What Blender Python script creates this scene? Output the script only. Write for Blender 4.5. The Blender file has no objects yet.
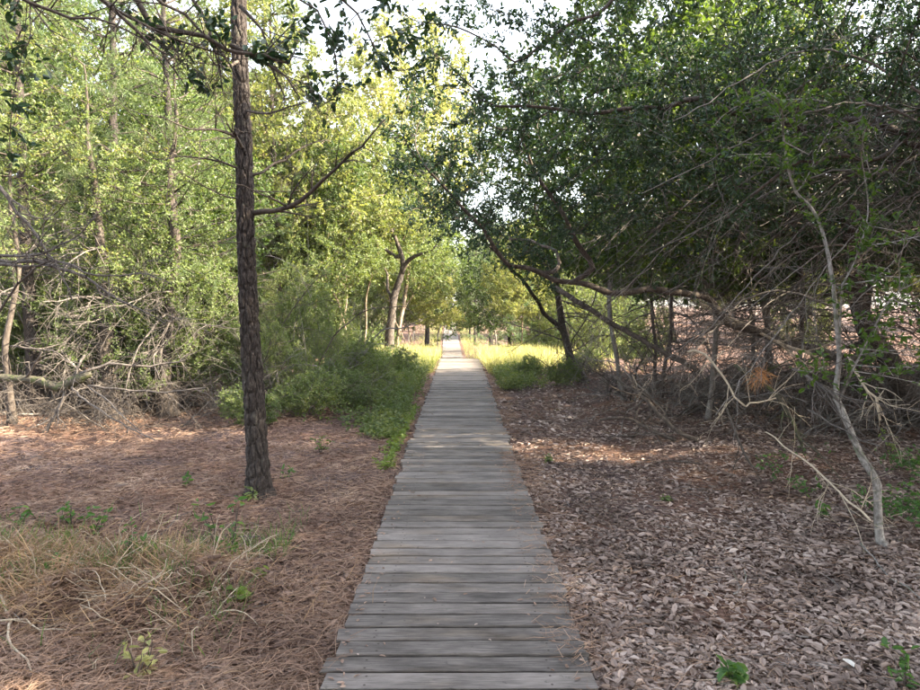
import bpy, math
import numpy as np
from mathutils import Vector

S = bpy.context.scene
# ------------------------------------------------------------------ camera, sky, sun, exposure
CAM_Z = 1.73
PITCH = math.atan(40 / 664)
cam_d = bpy.data.cameras.new('camera')
cam_d.lens = 25.98; cam_d.sensor_width = 36; cam_d.clip_end = 3000; cam_d.clip_start = 0.05
cam = bpy.data.objects.new('camera', cam_d)
S.collection.objects.link(cam)
cam.location = (0, 0, CAM_Z)
cam.rotation_euler = (math.pi / 2 - PITCH, 0, 0)
S.camera = cam

SUN_EL = math.radians(34)
SUN_AZ = math.radians(102)            # clockwise from +Y (straight ahead): the sun stands over the thicket
w = bpy.data.worlds.new('World'); S.world = w; w.use_nodes = True
nt = w.node_tree; nt.nodes.clear()
sky = nt.nodes.new('ShaderNodeTexSky'); sky.sky_type = 'NISHITA'; sky.sun_disc = False
sky.sun_elevation = SUN_EL; sky.sun_rotation = SUN_AZ
sky.air_density = 1.0; sky.dust_density = 3.0; sky.ozone_density = 0.6
hsv = nt.nodes.new('ShaderNodeHueSaturation'); hsv.inputs['Saturation'].default_value = 0.45
bg = nt.nodes.new('ShaderNodeBackground'); bg.inputs['Strength'].default_value = 0.15
wo = nt.nodes.new('ShaderNodeOutputWorld')
nt.links.new(sky.outputs[0], hsv.inputs['Color']); nt.links.new(hsv.outputs[0], bg.inputs['Color'])
nt.links.new(bg.outputs[0], wo.inputs['Surface'])

sun_d = bpy.data.lights.new('sun', 'SUN'); sun_d.energy = 5.0; sun_d.angle = math.radians(0.6)
sun_d.color = (1.0, 0.85, 0.62)
sun = bpy.data.objects.new('sun', sun_d); S.collection.objects.link(sun)
sdir = Vector((math.sin(SUN_AZ) * math.cos(SUN_EL), math.cos(SUN_AZ) * math.cos(SUN_EL), math.sin(SUN_EL)))
sun.rotation_euler = sdir.to_track_quat('Z', 'Y').to_euler()
sun.location = (20, 0, 30)

S.view_settings.view_transform = 'Standard'; S.view_settings.look = 'None'
S.view_settings.exposure = 3.0; S.view_settings.gamma = 1.0
S.render.engine = 'CYCLES'
cy = S.cycles
cy.max_bounces = 8; cy.diffuse_bounces = 4; cy.glossy_bounces = 2; cy.transmission_bounces = 5
cy.transparent_max_bounces = 4; cy.caustics_reflective = False; cy.caustics_refractive = False
cy.use_denoising = True; cy.sample_clamp_indirect = 6

# ------------------------------------------------------------------ helpers
COL = S.collection
TAU = 2 * math.pi

def link(o): COL.objects.link(o); return o

def tag(o, label=None, cat=None, group=None, kind=None):
    if label: o['label'] = label
    if cat: o['category'] = cat
    if group: o['group'] = group
    if kind: o['kind'] = kind
    return o

def empty(name, loc=(0, 0, 0)):
    o = bpy.data.objects.new(name, None); link(o); o.location = loc; o.empty_display_size = 0.2
    return o

def at(px, py, Y):
    """point seen at photograph pixel px, py standing Y metres ahead"""
    u = (px - 460) / 664; v = (345 - py) / 664
    c, s = math.cos(PITCH), math.sin(PITCH)
    t = Y / (c + v * s)
    return np.array([u * t, Y, CAM_Z + t * (-s + v * c)])

def nrm(a):
    return a / np.maximum(np.linalg.norm(a, axis=-1, keepdims=True), 1e-9)

class Acc:
    """collects vertices and faces and links them as one mesh object"""
    def __init__(s): s.V = []; s.Q = []; s.T = []; s.QM = []; s.TM = []; s.n = 0
    def add(s, V, Q=None, T=None, m=0):
        V = np.asarray(V, float).reshape(-1, 3)
        if Q is not None and len(Q):
            Q = np.asarray(Q, int).reshape(-1, 4) + s.n; s.Q.append(Q); s.QM.append(np.full(len(Q), m))
        if T is not None and len(T):
            T = np.asarray(T, int).reshape(-1, 3) + s.n; s.T.append(T); s.TM.append(np.full(len(T), m))
        s.V.append(V); s.n += len(V)
    def mesh(s, name, mats, smooth=False):
        V = np.concatenate(s.V)
        Q = np.concatenate(s.Q) if s.Q else np.zeros((0, 4), int)
        T = np.concatenate(s.T) if s.T else np.zeros((0, 3), int)
        mi = np.concatenate(s.QM + s.TM)
        me = bpy.data.meshes.new(name)
        me.vertices.add(len(V)); me.vertices.foreach_set('co', V.astype(np.float32).ravel())
        me.loops.add(Q.size + T.size)
        me.loops.foreach_set('vertex_index', np.concatenate([Q.ravel(), T.ravel()]).astype(np.int32))
        me.polygons.add(len(Q) + len(T))
        st = np.concatenate([np.arange(len(Q)) * 4, Q.size + np.arange(len(T)) * 3])
        me.polygons.foreach_set('loop_start', st.astype(np.int32))
        me.polygons.foreach_set('material_index', mi.astype(np.int32))
        me.polygons.foreach_set('use_smooth', np.full(len(st), smooth))
        for m in (mats if isinstance(mats, (list, tuple)) else [mats]): me.materials.append(m)
        me.update(calc_edges=True)
        return me
    def build(s, name, mats, parent=None, smooth=False):
        o = bpy.data.objects.new(name, s.mesh(name, mats, smooth)); link(o); o.parent = parent
        return o

def frames(P):
    t = nrm(np.gradient(P, axis=0))
    a = np.array([1., 0, 0]) if abs(t[0][0]) < .7 else np.array([0, 1., 0])
    us = np.empty_like(P); u = np.cross(t[0], a); u /= np.linalg.norm(u); us[0] = u
    for i in range(1, len(P)):
        u = u - t[i] * np.dot(u, t[i]); u = u / max(np.linalg.norm(u), 1e-9); us[i] = u
    return t, us, np.cross(t, us)

def tube(acc, P, R, sides=6, m=0, rough=0.0, rng=None, cap=True):
    P = np.asarray(P, float); n = len(P)
    R = np.asarray(R, float) * np.ones(n)
    t, u, v = frames(P)
    a = np.arange(sides) * TAU / sides
    rr = R[:, None] * np.ones(sides)
    if rough and rng is not None: rr = rr * (1 + rng.normal(0, rough, (n, sides)))
    V = P[:, None] + (np.cos(a)[None, :, None] * u[:, None] + np.sin(a)[None, :, None] * v[:, None]) * rr[..., None]
    i = np.arange(n - 1)[:, None] * sides; j = np.arange(sides)[None]; k = (j + 1) % sides
    Q = np.stack([i + j, i + k, i + sides + k, i + sides + j], -1).reshape(-1, 4)
    V = V.reshape(-1, 3)
    T = None
    if cap:
        V = np.concatenate([V, P[-1:] + t[-1:] * R[-1], P[:1]]); e = n * sides
        j = np.arange(sides); k = (j + 1) % sides; b = (n - 1) * sides
        T = np.concatenate([np.stack([b + j, b + k, np.full(sides, e)], -1), np.stack([k, j, np.full(sides, e + 1)], -1)])
    acc.add(V, Q, T, m)

def resample(P, step):
    """Catmull-Rom through the points, evenly stepped"""
    P = np.asarray(P, float)
    E = np.concatenate([2 * P[:1] - P[1:2], P, 2 * P[-1:] - P[-2:-1]])
    out = []
    for i in range(len(P) - 1):
        p0, p1, p2, p3 = E[i:i + 4]
        k = max(2, int(np.linalg.norm(p2 - p1) / step + .5))
        for t in np.arange(k) / k:
            out.append(.5 * (2 * p1 + (p2 - p0) * t + (2 * p0 - 5 * p1 + 4 * p2 - p3) * t * t + (3 * p1 - p0 - 3 * p2 + p3) * t ** 3))
    out.append(P[-1])
    return np.array(out)

def leaf_faces(acc, pos, d, L, W, rng, up=0.6, m=1, fine=True, fold=.25, nrm_dir=None):
    """folded leaves: pos, d (N,3), L length and W width (scalar or N)"""
    N = len(pos)
    if not N: return
    L = (np.ones(N) * L)[:, None]; W = (np.ones(N) * W)[:, None]
    d = nrm(d)
    n = rng.normal(0, 1, (N, 3)) + np.array([0, 0, up * 2]) if nrm_dir is None else nrm_dir
    s = nrm(np.cross(d, n)); n = np.cross(s, d)
    f = W * rng.normal(fold, .15, (N, 1))
    tip = pos + d * L - n * L * rng.uniform(0, .18, (N, 1))
    if fine:
        a = pos + d * L * .3; b = pos + d * L * .72
        V = np.stack([pos, a + s * W * .5 + n * f, b + s * W * .42 + n * f * .7, tip, b - s * W * .42 + n * f * .7, a - s * W * .5 + n * f], 1)
        o = np.arange(N)[:, None] * 6
        Q = np.concatenate([o + np.array([0, 1, 2, 3]), o + np.array([0, 3, 4, 5])])
        acc.add(V, Q, None, m)
    else:
        a = pos + d * L * .5
        V = np.stack([pos, a + s * W * .55 + n * f, tip, a - s * W * .55 + n * f], 1)
        o = np.arange(N)[:, None] * 4
        acc.add(V, o + np.array([0, 1, 2, 3]), None, m)

def sticks(acc, A, B, r, m=0):
    """many thin straight three-sided twigs at once"""
    N = len(A)
    if not N: return
    r = (np.ones(N) * r)[:, None]
    d = nrm(B - A); x = nrm(np.cross(d, np.array([.31, .52, .79]))); y = np.cross(d, x)
    V = []
    for k in range(3):
        c, s_ = math.cos(k * TAU / 3), math.sin(k * TAU / 3)
        V.append(A + (x * c + y * s_) * r)
    V.append(B)
    V = np.stack(V, 1)
    o = np.arange(N)[:, None] * 4
    T = np.concatenate([o + np.array([0, 1, 3]), o + np.array([1, 2, 3]), o + np.array([2, 0, 3])])
    acc.add(V, None, T, m)

def needles(acc, A, d, L, W, rng, m=1, bend=.15):
    """one flat bent needle each: a quad and a tip"""
    N = len(A)
    if not N: return
    d = nrm(d); L = (np.ones(N) * L)[:, None]; W = (np.ones(N) * W)[:, None]
    s = nrm(np.cross(d, rng.normal(0, 1, (N, 3)))); n = np.cross(s, d)
    k = rng.normal(0, bend, (N, 1)) * L
    mid = A + d * L * .5 + n * k; tip = A + d * L
    V = np.stack([A - s * W * .5, A + s * W * .5, mid + s * W * .5, mid - s * W * .5, tip], 1)
    o = np.arange(N)[:, None] * 5
    acc.add(V, o + np.array([0, 1, 2, 3]), o + np.array([3, 2, 4]), m)

# ------------------------------------------------------------------ terrain shape
def smooth(a, b, x):
    t = np.clip((x - a) / (b - a), 0, 1); return t * t * (3 - 2 * t)

def prof(y):
    return np.interp(y, [-50, 20, 21.5, 23, 26, 32, 38, 47, 60, 74, 90, 400], [0, 0, -.06, -.3, -.9, -1.45, -1.5, -1.15, -.85, -.45, -.3, -.3])

def path_x(y):
    return np.interp(y, [-50, 18, 20, 22, 25, 34, 47, 74, 400], [0, 0, -.01, -.05, -.12, -.32, -.62, -1.1, -3])

def gz(x, y):
    x = np.asarray(x, float); y = np.asarray(y, float)
    dx = np.abs(x - path_x(y))
    away = smooth(.6, 2.2, dx)
    b = .05 * np.sin(1.3 * x + .7 * y + 1) * np.sin(.9 * y - .6 * x) + .03 * np.sin(2.9 * x - 1.7 * y) + .015 * np.sin(5.3 * y + 4.1 * x)
    z = prof(y) + away * (b + .03) - .07 * (1 - smooth(.5, .6, dx))
    z = z + .05 * np.exp(-((x + 1.78) / .3) ** 2 - ((y - 5.85) / .3) ** 2)
    z = z + .05 * np.maximum(x - 5, 0) * (1 - smooth(12, 20, x)) + .35 * smooth(12, 20, x)
    z = z + .03 * np.maximum(-x - 4, 0) * (x > -24) + .6 * (x <= -24)
    # heap of brush and straw on the pine's side
    z = z + .19 * np.exp(-((x + 2.45) / .7) ** 2 - ((y - 3.95) / .34) ** 2) + .1 * np.exp(-((x + 1.65) / .35) ** 2 - ((y - 3.7) / .3) ** 2)
    hp = np.exp(-((x + 2.3) / .95) ** 4 - ((y - 3.85) / .55) ** 4)
    z = z + hp * (.09 * np.sin(7.1 * x + 2.3 * y) * np.sin(6.3 * y - 3 * x) + .04 * np.sin(13 * x - 9 * y))
    return z

# ------------------------------------------------------------------ materials
MAT = {}
def new_mat(name):
    m = bpy.data.materials.new(name); m.use_nodes = True
    t = m.node_tree; t.nodes.clear()
    o = t.nodes.new('ShaderNodeOutputMaterial')
    return m, t, o

def ramp(t, stops):
    r = t.nodes.new('ShaderNodeValToRGB'); e = r.color_ramp.elements
    while len(e) < len(stops): e.new(.5)
    for k, (p, c) in zip(e, stops): k.position = p; k.color = (*c, 1)
    return r

def leaf_mat(name, stops, trans=.4, rough=.5, tcol=1.9, spec=.35, warm=(1.15, 1.1, .45), clump=1.4):
    m, t, o = new_mat(name)
    g = t.nodes.new('ShaderNodeNewGeometry'); oi = t.nodes.new('ShaderNodeObjectInfo')
    mx = t.nodes.new('ShaderNodeMath'); mx.operation = 'MULTIPLY_ADD'
    t.links.new(oi.outputs['Random'], mx.inputs[0]); mx.inputs[1].default_value = .35; mx.inputs[2].default_value = -.17
    ad = t.nodes.new('ShaderNodeMath'); ad.operation = 'ADD'; ad.use_clamp = True
    tc = t.nodes.new('ShaderNodeTexCoord'); nz = t.nodes.new('ShaderNodeTexNoise'); nz.inputs['Scale'].default_value = clump; nz.inputs['Detail'].default_value = 3
    t.links.new(tc.outputs['Object'], nz.inputs['Vector'])
    n1 = t.nodes.new('ShaderNodeMapRange'); n1.inputs['From Min'].default_value = .3; n1.inputs['From Max'].default_value = .7; t.links.new(nz.outputs[0], n1.inputs['Value'])
    n2 = t.nodes.new('ShaderNodeMix'); n2.inputs[0].default_value = .5; t.links.new(n1.outputs[0], n2.inputs[2]); t.links.new(g.outputs['Random Per Island'], n2.inputs[3])
    t.links.new(n2.outputs[0], ad.inputs[0]); t.links.new(mx.outputs[0], ad.inputs[1])
    r = ramp(t, stops); t.links.new(ad.outputs[0], r.inputs[0])
    p = t.nodes.new('ShaderNodeBsdfPrincipled'); p.inputs['Roughness'].default_value = rough
    p.inputs['Specular IOR Level'].default_value = spec
    t.links.new(r.outputs[0], p.inputs['Base Color'])
    if trans:
        tr = t.nodes.new('ShaderNodeBsdfTranslucent')
        mu = t.nodes.new('ShaderNodeMix'); mu.data_type = 'RGBA'; mu.blend_type = 'MULTIPLY'; mu.inputs[0].default_value = 1
        t.links.new(r.outputs[0], mu.inputs[6]); mu.inputs[7].default_value = (warm[0] * tcol, warm[1] * tcol, warm[2] * tcol, 1)
        t.links.new(mu.outputs[2], tr.inputs['Color'])
        ms = t.nodes.new('ShaderNodeMixShader'); ms.inputs[0].default_value = trans
        t.links.new(p.outputs[0], ms.inputs[1]); t.links.new(tr.outputs[0], ms.inputs[2])
        t.links.new(ms.outputs[0], o.inputs[0])
    else: t.links.new(p.outputs[0], o.inputs[0])
    MAT[name] = m
    return m

def bark_mat(name, stops, scale=(14, 14, 3), bump=.5, detail=6, rough=.9, patch=None):
    m, t, o = new_mat(name)
    tc = t.nodes.new('ShaderNodeTexCoord'); mp = t.nodes.new('ShaderNodeMapping'); mp.inputs['Scale'].default_value = scale
    t.links.new(tc.outputs['Object'], mp.inputs[0])
    n = t.nodes.new('ShaderNodeTexNoise'); n.inputs['Detail'].default_value = detail; n.inputs['Scale'].default_value = 1.6
    n.inputs['Roughness'].default_value = .65
    t.links.new(mp.outputs[0], n.inputs['Vector'])
    r = ramp(t, stops); t.links.new(n.outputs[0], r.inputs[0])
    p = t.nodes.new('ShaderNodeBsdfPrincipled'); p.inputs['Roughness'].default_value = rough; p.inputs['Specular IOR Level'].default_value = .2
    col = r.outputs[0]
    if patch:
        n2 = t.nodes.new('ShaderNodeTexNoise'); n2.inputs['Scale'].default_value = patch[0]; n2.inputs['Detail'].default_value = 3
        t.links.new(tc.outputs['Object'], n2.inputs['Vector'])
        r2 = ramp(t, [(patch[1], (0, 0, 0)), (patch[1] + .1, (1, 1, 1))]); t.links.new(n2.outputs[0], r2.inputs[0])
        mx = t.nodes.new('ShaderNodeMix'); mx.data_type = 'RGBA'
        t.links.new(r2.outputs[0], mx.inputs[0]); t.links.new(col, mx.inputs[6]); mx.inputs[7].default_value = (*patch[2], 1)
        col = mx.outputs[2]
    t.links.new(col, p.inputs['Base Color'])
    b = t.nodes.new('ShaderNodeBump'); b.inputs['Strength'].default_value = bump; b.inputs['Distance'].default_value = .02
    t.links.new(n.outputs[0], b.inputs['Height']); t.links.new(b.outputs[0], p.inputs['Normal'])
    t.links.new(p.outputs[0], o.inputs[0])
    MAT[name] = m
    return m

leaf_mat('oak_leaf', [(0, (.028, .05, .016)), (.5, (.05, .085, .022)), (.85, (.085, .12, .03)), (1, (.16, .15, .04))], trans=.35)
leaf_mat('oak_dark_leaf', [(0, (.011, .03, .016)), (.5, (.024, .053, .025)), (.85, (.045, .08, .032)), (1, (.1, .115, .04))], trans=.22, rough=.42, spec=.4)
leaf_mat('cedar_leaf', [(0, (.018, .042, .024)), (.6, (.035, .07, .034)), (1, (.06, .1, .04))], trans=.2, rough=.55)
leaf_mat('yellow_leaf', [(0, (.06, .085, .03)), (.35, (.12, .14, .045)), (.6, (.16, .175, .06)), (.88, (.205, .205, .075)), (1, (.27, .22, .085))], trans=.45, warm=(1.08, 1.05, .62))
leaf_mat('myrtle_leaf', [(0, (.06, .09, .035)), (.5, (.1, .14, .05)), (.9, (.15, .18, .065)), (1, (.22, .22, .08))], trans=.35)
leaf_mat('holly_leaf', [(0, (.035, .075, .018)), (.7, (.07, .125, .025)), (1, (.2, .24, .04))], trans=.45, rough=.4)
leaf_mat('pine_needle', [(0, (.05, .085, .035)), (.6, (.09, .13, .055)), (1, (.16, .18, .08))], trans=.3)
leaf_mat('pale_pine_needle', [(0, (.09, .15, .085)), (.6, (.13, .2, .11)), (1, (.22, .26, .13))], trans=.3)
leaf_mat('grass_blade', [(0, (.14, .17, .06)), (.5, (.26, .26, .11)), (.8, (.38, .35, .17)), (1, (.5, .45, .27))], trans=.4, warm=(1.05, 1.05, .7), clump=1.0)
leaf_mat('creeper_leaf', [(0, (.055, .085, .035)), (.6, (.1, .135, .05)), (.9, (.17, .19, .075)), (1, (.28, .24, .1))], trans=.35)
leaf_mat('litter_leaf', [(0, (.055, .037, .029)), (.3, (.17, .126, .106)), (.6, (.32, .246, .212)), (.85, (.48, .395, .35)), (1, (.62, .55, .5))], trans=.1, rough=.6, tcol=1, warm=(1, .8, .6))
leaf_mat('brown_leaf', [(0, (.07, .04, .03)), (.4, (.2, .13, .098)), (.8, (.34, .24, .185)), (1, (.5, .41, .34))], trans=.12, rough=.65, tcol=1, warm=(1, .8, .6))
leaf_mat('straw', [(0, (.09, .055, .042)), (.5, (.245, .158, .115)), (.85, (.4, .272, .195)), (1, (.55, .43, .32))], trans=.1, rough=.6, tcol=1, warm=(1, .8, .6))
leaf_mat('sun_tinted_straw', [(0, (.08, .05, .034)), (.4, (.2, .128, .08)), (.8, (.36, .245, .145)), (1, (.52, .4, .26))], trans=.2, tcol=1, warm=(1, .85, .6))  # tawny heap straw, its warmer tone stands in for sun on it
leaf_mat('pale_leaf', [(0, (.7, .66, .6)), (1, (.75, .72, .66))], trans=.15, tcol=1, warm=(1, 1, 1))
leaf_mat('bright_leaf', [(0, (.08, .13, .035)), (1, (.17, .22, .06))], trans=.4)
leaf_mat('weed_leaf', [(0, (.035, .085, .025)), (.6, (.06, .13, .035)), (1, (.16, .22, .05))], trans=.35)
leaf_mat('wilted_needle', [(0, (.3, .13, .05)), (1, (.5, .27, .12))], trans=.2, tcol=1, warm=(1, .8, .6))

bark_mat('pine_bark', [(.3, (.014, .0115, .011)), (.5, (.034, .028, .026)), (.68, (.09, .077, .07))], (34, 34, 12), .8, patch=(7, .62, (.075, .072, .06)))
bark_mat('dark_bark', [(.3, (.035, .028, .024)), (.6, (.09, .075, .065)), (.8, (.17, .15, .13))], (18, 18, 8), .5)
bark_mat('grey_bark', [(.3, (.1, .088, .08)), (.6, (.2, .18, .165)), (.8, (.32, .3, .28))], (16, 16, 10), .4, patch=(9, .6, (.3, .32, .27)))
bark_mat('pale_bark', [(.3, (.1, .09, .082)), (.5, (.2, .185, .172)), (.72, (.36, .34, .32))], (26, 26, 18), .5, patch=(16, .54, (.11, .12, .085)))
bark_mat('grey_twig', [(.3, (.1, .09, .084)), (.6, (.2, .182, .17)), (.8, (.34, .31, .29))], (20, 20, 10), .3)
bark_mat('tan_bark', [(.3, (.12, .09, .065)), (.6, (.26, .2, .15)), (.8, (.4, .33, .26))], (16, 16, 6), .45)
bark_mat('cedar_bark', [(.3, (.06, .045, .04)), (.6, (.14, .11, .1)), (.8, (.26, .22, .2))], (34, 34, 4), .7)
bark_mat('dead_wood', [(.3, (.06, .052, .048)), (.6, (.125, .11, .102)), (.8, (.23, .21, .195))], (20, 20, 10), .3)
bark_mat('pale_sun_tinted_wood', [(.3, (.3, .25, .19)), (.6, (.45, .38, .29)), (.8, (.6, .53, .42))], (20, 20, 10), .3)  # pale dead wood; sunlight on the thicket boughs is put into this colour
bark_mat('mossy_wood', [(.3, (.035, .032, .025)), (.6, (.085, .078, .058)), (.8, (.16, .15, .11))], (14, 14, 14), .7, patch=(9, .5, (.07, .08, .035)))

def plank_material(name='weathered_plank'):
    m, t, o = new_mat(name)
    tc = t.nodes.new('ShaderNodeTexCoord'); oi = t.nodes.new('ShaderNodeObjectInfo')
    off = t.nodes.new('ShaderNodeVectorMath'); off.operation = 'MULTIPLY_ADD'
    cx = t.nodes.new('ShaderNodeCombineXYZ')
    for k in range(3): t.links.new(oi.outputs['Random'], cx.inputs[k])
    t.links.new(cx.outputs[0], off.inputs[0]); off.inputs[1].default_value = (37, 53, 71); t.links.new(tc.outputs['Object'], off.inputs[2])
    def noise(scale, sc, det=6, rg=.6):
        mp = t.nodes.new('ShaderNodeMapping'); mp.inputs['Scale'].default_value = scale; t.links.new(off.outputs[0], mp.inputs[0])
        n = t.nodes.new('ShaderNodeTexNoise'); n.inputs['Scale'].default_value = sc; n.inputs['Detail'].default_value = det; n.inputs['Roughness'].default_value = rg
        t.links.new(mp.outputs[0], n.inputs['Vector']); return n
    grain = noise((2.6, 60, 60), 2.4, 8, .7); blot = noise((2.2, 5, 5), 1.5, 4); warm = noise((1.1, 4, 4), 1.3, 3); spot = noise((10, 10, 10), 2.5, 2)
    r = ramp(t, [(.2, (.045, .039, .036)), (.38, (.11, .097, .09)), (.54, (.178, .157, .146)), (.7, (.25, .223, .208)), (.86, (.355, .322, .3))])
    mx = t.nodes.new('ShaderNodeMath'); mx.operation = 'MULTIPLY_ADD'; t.links.new(blot.outputs[0], mx.inputs[0]); mx.inputs[1].default_value = .62
    h = t.nodes.new('ShaderNodeMath'); h.operation = 'MULTIPLY_ADD'; t.links.new(grain.outputs[0], h.inputs[0]); h.inputs[1].default_value = .95; h.inputs[2].default_value = -.32
    t.links.new(h.outputs[0], mx.inputs[2])
    ob = t.nodes.new('ShaderNodeMath'); ob.operation = 'MULTIPLY_ADD'; t.links.new(oi.outputs['Random'], ob.inputs[0]); ob.inputs[1].default_value = .22; t.links.new(mx.outputs[0], ob.inputs[2])
    ob2 = t.nodes.new('ShaderNodeMath'); ob2.operation = 'SUBTRACT'; t.links.new(ob.outputs[0], ob2.inputs[0]); ob2.inputs[1].default_value = .135
    t.links.new(ob2.outputs[0], r.inputs[0])
    rw = ramp(t, [(.54, (0, 0, 0)), (.72, (.6, .6, .6))]); t.links.new(warm.outputs[0], rw.inputs[0])
    m1 = t.nodes.new('ShaderNodeMix'); m1.data_type = 'RGBA'; m1.blend_type = 'MULTIPLY'
    t.links.new(rw.outputs[0], m1.inputs[0]); t.links.new(r.outputs[0], m1.inputs[6]); m1.inputs[7].default_value = (1.1, .93, .7, 1)
    rs = ramp(t, [(.66, (0, 0, 0)), (.74, (.7, .7, .7))]); t.links.new(spot.outputs[0], rs.inputs[0])
    m2 = t.nodes.new('ShaderNodeMix'); m2.data_type = 'RGBA'; t.links.new(rs.outputs[0], m2.inputs[0]); t.links.new(m1.outputs[2], m2.inputs[6]); m2.inputs[7].default_value = (.06, .055, .05, 1)
    p = t.nodes.new('ShaderNodeBsdfPrincipled'); p.inputs['Roughness'].default_value = .8; p.inputs['Specular IOR Level'].default_value = .3
    # rusty nail heads over the two joists
    ab = t.nodes.new('ShaderNodeVectorMath'); ab.operation = 'ABSOLUTE'; t.links.new(tc.outputs['Object'], ab.inputs[0])
    sb = t.nodes.new('ShaderNodeVectorMath'); sb.operation = 'SUBTRACT'; t.links.new(ab.outputs[0], sb.inputs[0]); sb.inputs[1].default_value = (.42, .034, 0)
    ml = t.nodes.new('ShaderNodeVectorMath'); ml.operation = 'MULTIPLY'; t.links.new(sb.outputs[0], ml.inputs[0]); ml.inputs[1].default_value = (1, 1, 0)
    le = t.nodes.new('ShaderNodeVectorMath'); le.operation = 'LENGTH'; t.links.new(ml.outputs[0], le.inputs[0])
    nr = t.nodes.new('ShaderNodeMapRange'); nr.inputs['From Min'].default_value = .0045; nr.inputs['From Max'].default_value = .0075; nr.inputs['To Min'].default_value = .85; nr.inputs['To Max'].default_value = 0; t.links.new(le.outputs['Value'], nr.inputs['Value'])
    m3 = t.nodes.new('ShaderNodeMix'); m3.data_type = 'RGBA'; t.links.new(nr.outputs[0], m3.inputs[0]); t.links.new(m2.outputs[2], m3.inputs[6]); m3.inputs[7].default_value = (.03, .022, .018, 1)
    t.links.new(m3.outputs[2], p.inputs['Base Color'])
    b = t.nodes.new('ShaderNodeBump'); b.inputs['Strength'].default_value = .8; b.inputs['Distance'].default_value = .004
    t.links.new(grain.outputs[0], b.inputs['Height']); t.links.new(b.outputs[0], p.inputs['Normal'])
    t.links.new(p.outputs[0], o.inputs[0]); MAT[name] = m
plank_material()

def ground_material():
    m, t, o = new_mat('forest_floor')
    tc = t.nodes.new('ShaderNodeTexCoord')
    def noise(sc, det=6, rg=.65):
        n = t.nodes.new('ShaderNodeTexNoise'); n.inputs['Scale'].default_value = sc; n.inputs['Detail'].default_value = det; n.inputs['Roughness'].default_value = rg
        t.links.new(tc.outputs['Object'], n.inputs['Vector']); return n
    fine = noise(22, 8, .75); mid = noise(1.1, 4); vor = t.nodes.new('ShaderNodeTexVoronoi'); vor.inputs['Scale'].default_value = 26
    t.links.new(tc.outputs['Object'], vor.inputs['Vector'])
    r = ramp(t, [(.3, (.045, .03, .026)), (.5, (.13, .09, .078)), (.68, (.22, .16, .14)), (.85, (.33, .26, .23))]); t.links.new(fine.outputs[0], r.inputs[0])
    r2 = ramp(t, [(.35, (.82, .86, .95)), (.65, (1.15, .95, .78))]); t.links.new(mid.outputs[0], r2.inputs[0])
    m1 = t.nodes.new('ShaderNodeMix'); m1.data_type = 'RGBA'; m1.blend_type = 'MULTIPLY'; m1.inputs[0].default_value = 1
    t.links.new(r.outputs[0], m1.inputs[6]); t.links.new(r2.outputs[0], m1.inputs[7])
    r3 = ramp(t, [(0, (.6, .6, .6)), (1, (1.3, 1.3, 1.3))]); sc = t.nodes.new('ShaderNodeSeparateColor'); t.links.new(vor.outputs['Color'], sc.inputs[0]); t.links.new(sc.outputs[0], r3.inputs[0])
    m2 = t.nodes.new('ShaderNodeMix'); m2.data_type = 'RGBA'; m2.blend_type = 'MULTIPLY'; m2.inputs[0].default_value = 1
    t.links.new(m1.outputs[2], m2.inputs[6]); t.links.new(r3.outputs[0], m2.inputs[7])
    p = t.nodes.new('ShaderNodeBsdfPrincipled'); p.inputs['Roughness'].default_value = .95; p.inputs['Specular IOR Level'].default_value = .1
    t.links.new(m2.outputs[2], p.inputs['Base Color'])
    b = t.nodes.new('ShaderNodeBump'); b.inputs['Strength'].default_value = .8; b.inputs['Distance'].default_value = .03
    t.links.new(fine.outputs[0], b.inputs['Height']); t.links.new(b.outputs[0], p.inputs['Normal'])
    t.links.new(p.outputs[0], o.inputs[0]); MAT['forest_floor'] = m
ground_material()

# ------------------------------------------------------------------ ground
def build_ground():
    xs = np.concatenate([[-900, -500, -260, -140, -80, -50, -34, -26], np.arange(-24, -8, 1.), np.arange(-8, -.7, .14), [-.68, -.6, -.55, -.5, -.3, 0, .3, .5, .55, .6, .68], np.arange(.74, 8, .14), np.arange(8, 24, 1.), [26, 34, 50, 80, 140, 260, 500, 900]])
    ys = np.concatenate([[-400, -150, -60, -30, -15, -8, -4], np.arange(-2, 16, .15), np.arange(16, 40, .5), np.arange(40, 100, 2.5), [110, 130, 170, 250, 400, 700, 1200]])
    X, Y = np.meshgrid(xs, ys); Z = gz(X, Y)
    V = np.stack([X, Y, Z], -1).reshape(-1, 3)
    nx, ny = len(xs), len(ys)
    i = np.arange(ny - 1)[:, None] * nx; j = np.arange(nx - 1)[None]
    Q = np.stack([i + j, i + j + 1, i + nx + j + 1, i + nx + j], -1).reshape(-1, 4)
    a = Acc(); a.add(V, Q)
    o = a.build('ground', MAT['forest_floor'], smooth=True)
    tag(o, 'brown forest floor of leaf mould and pine straw under the trees', 'ground', kind='structure')
build_ground()

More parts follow.
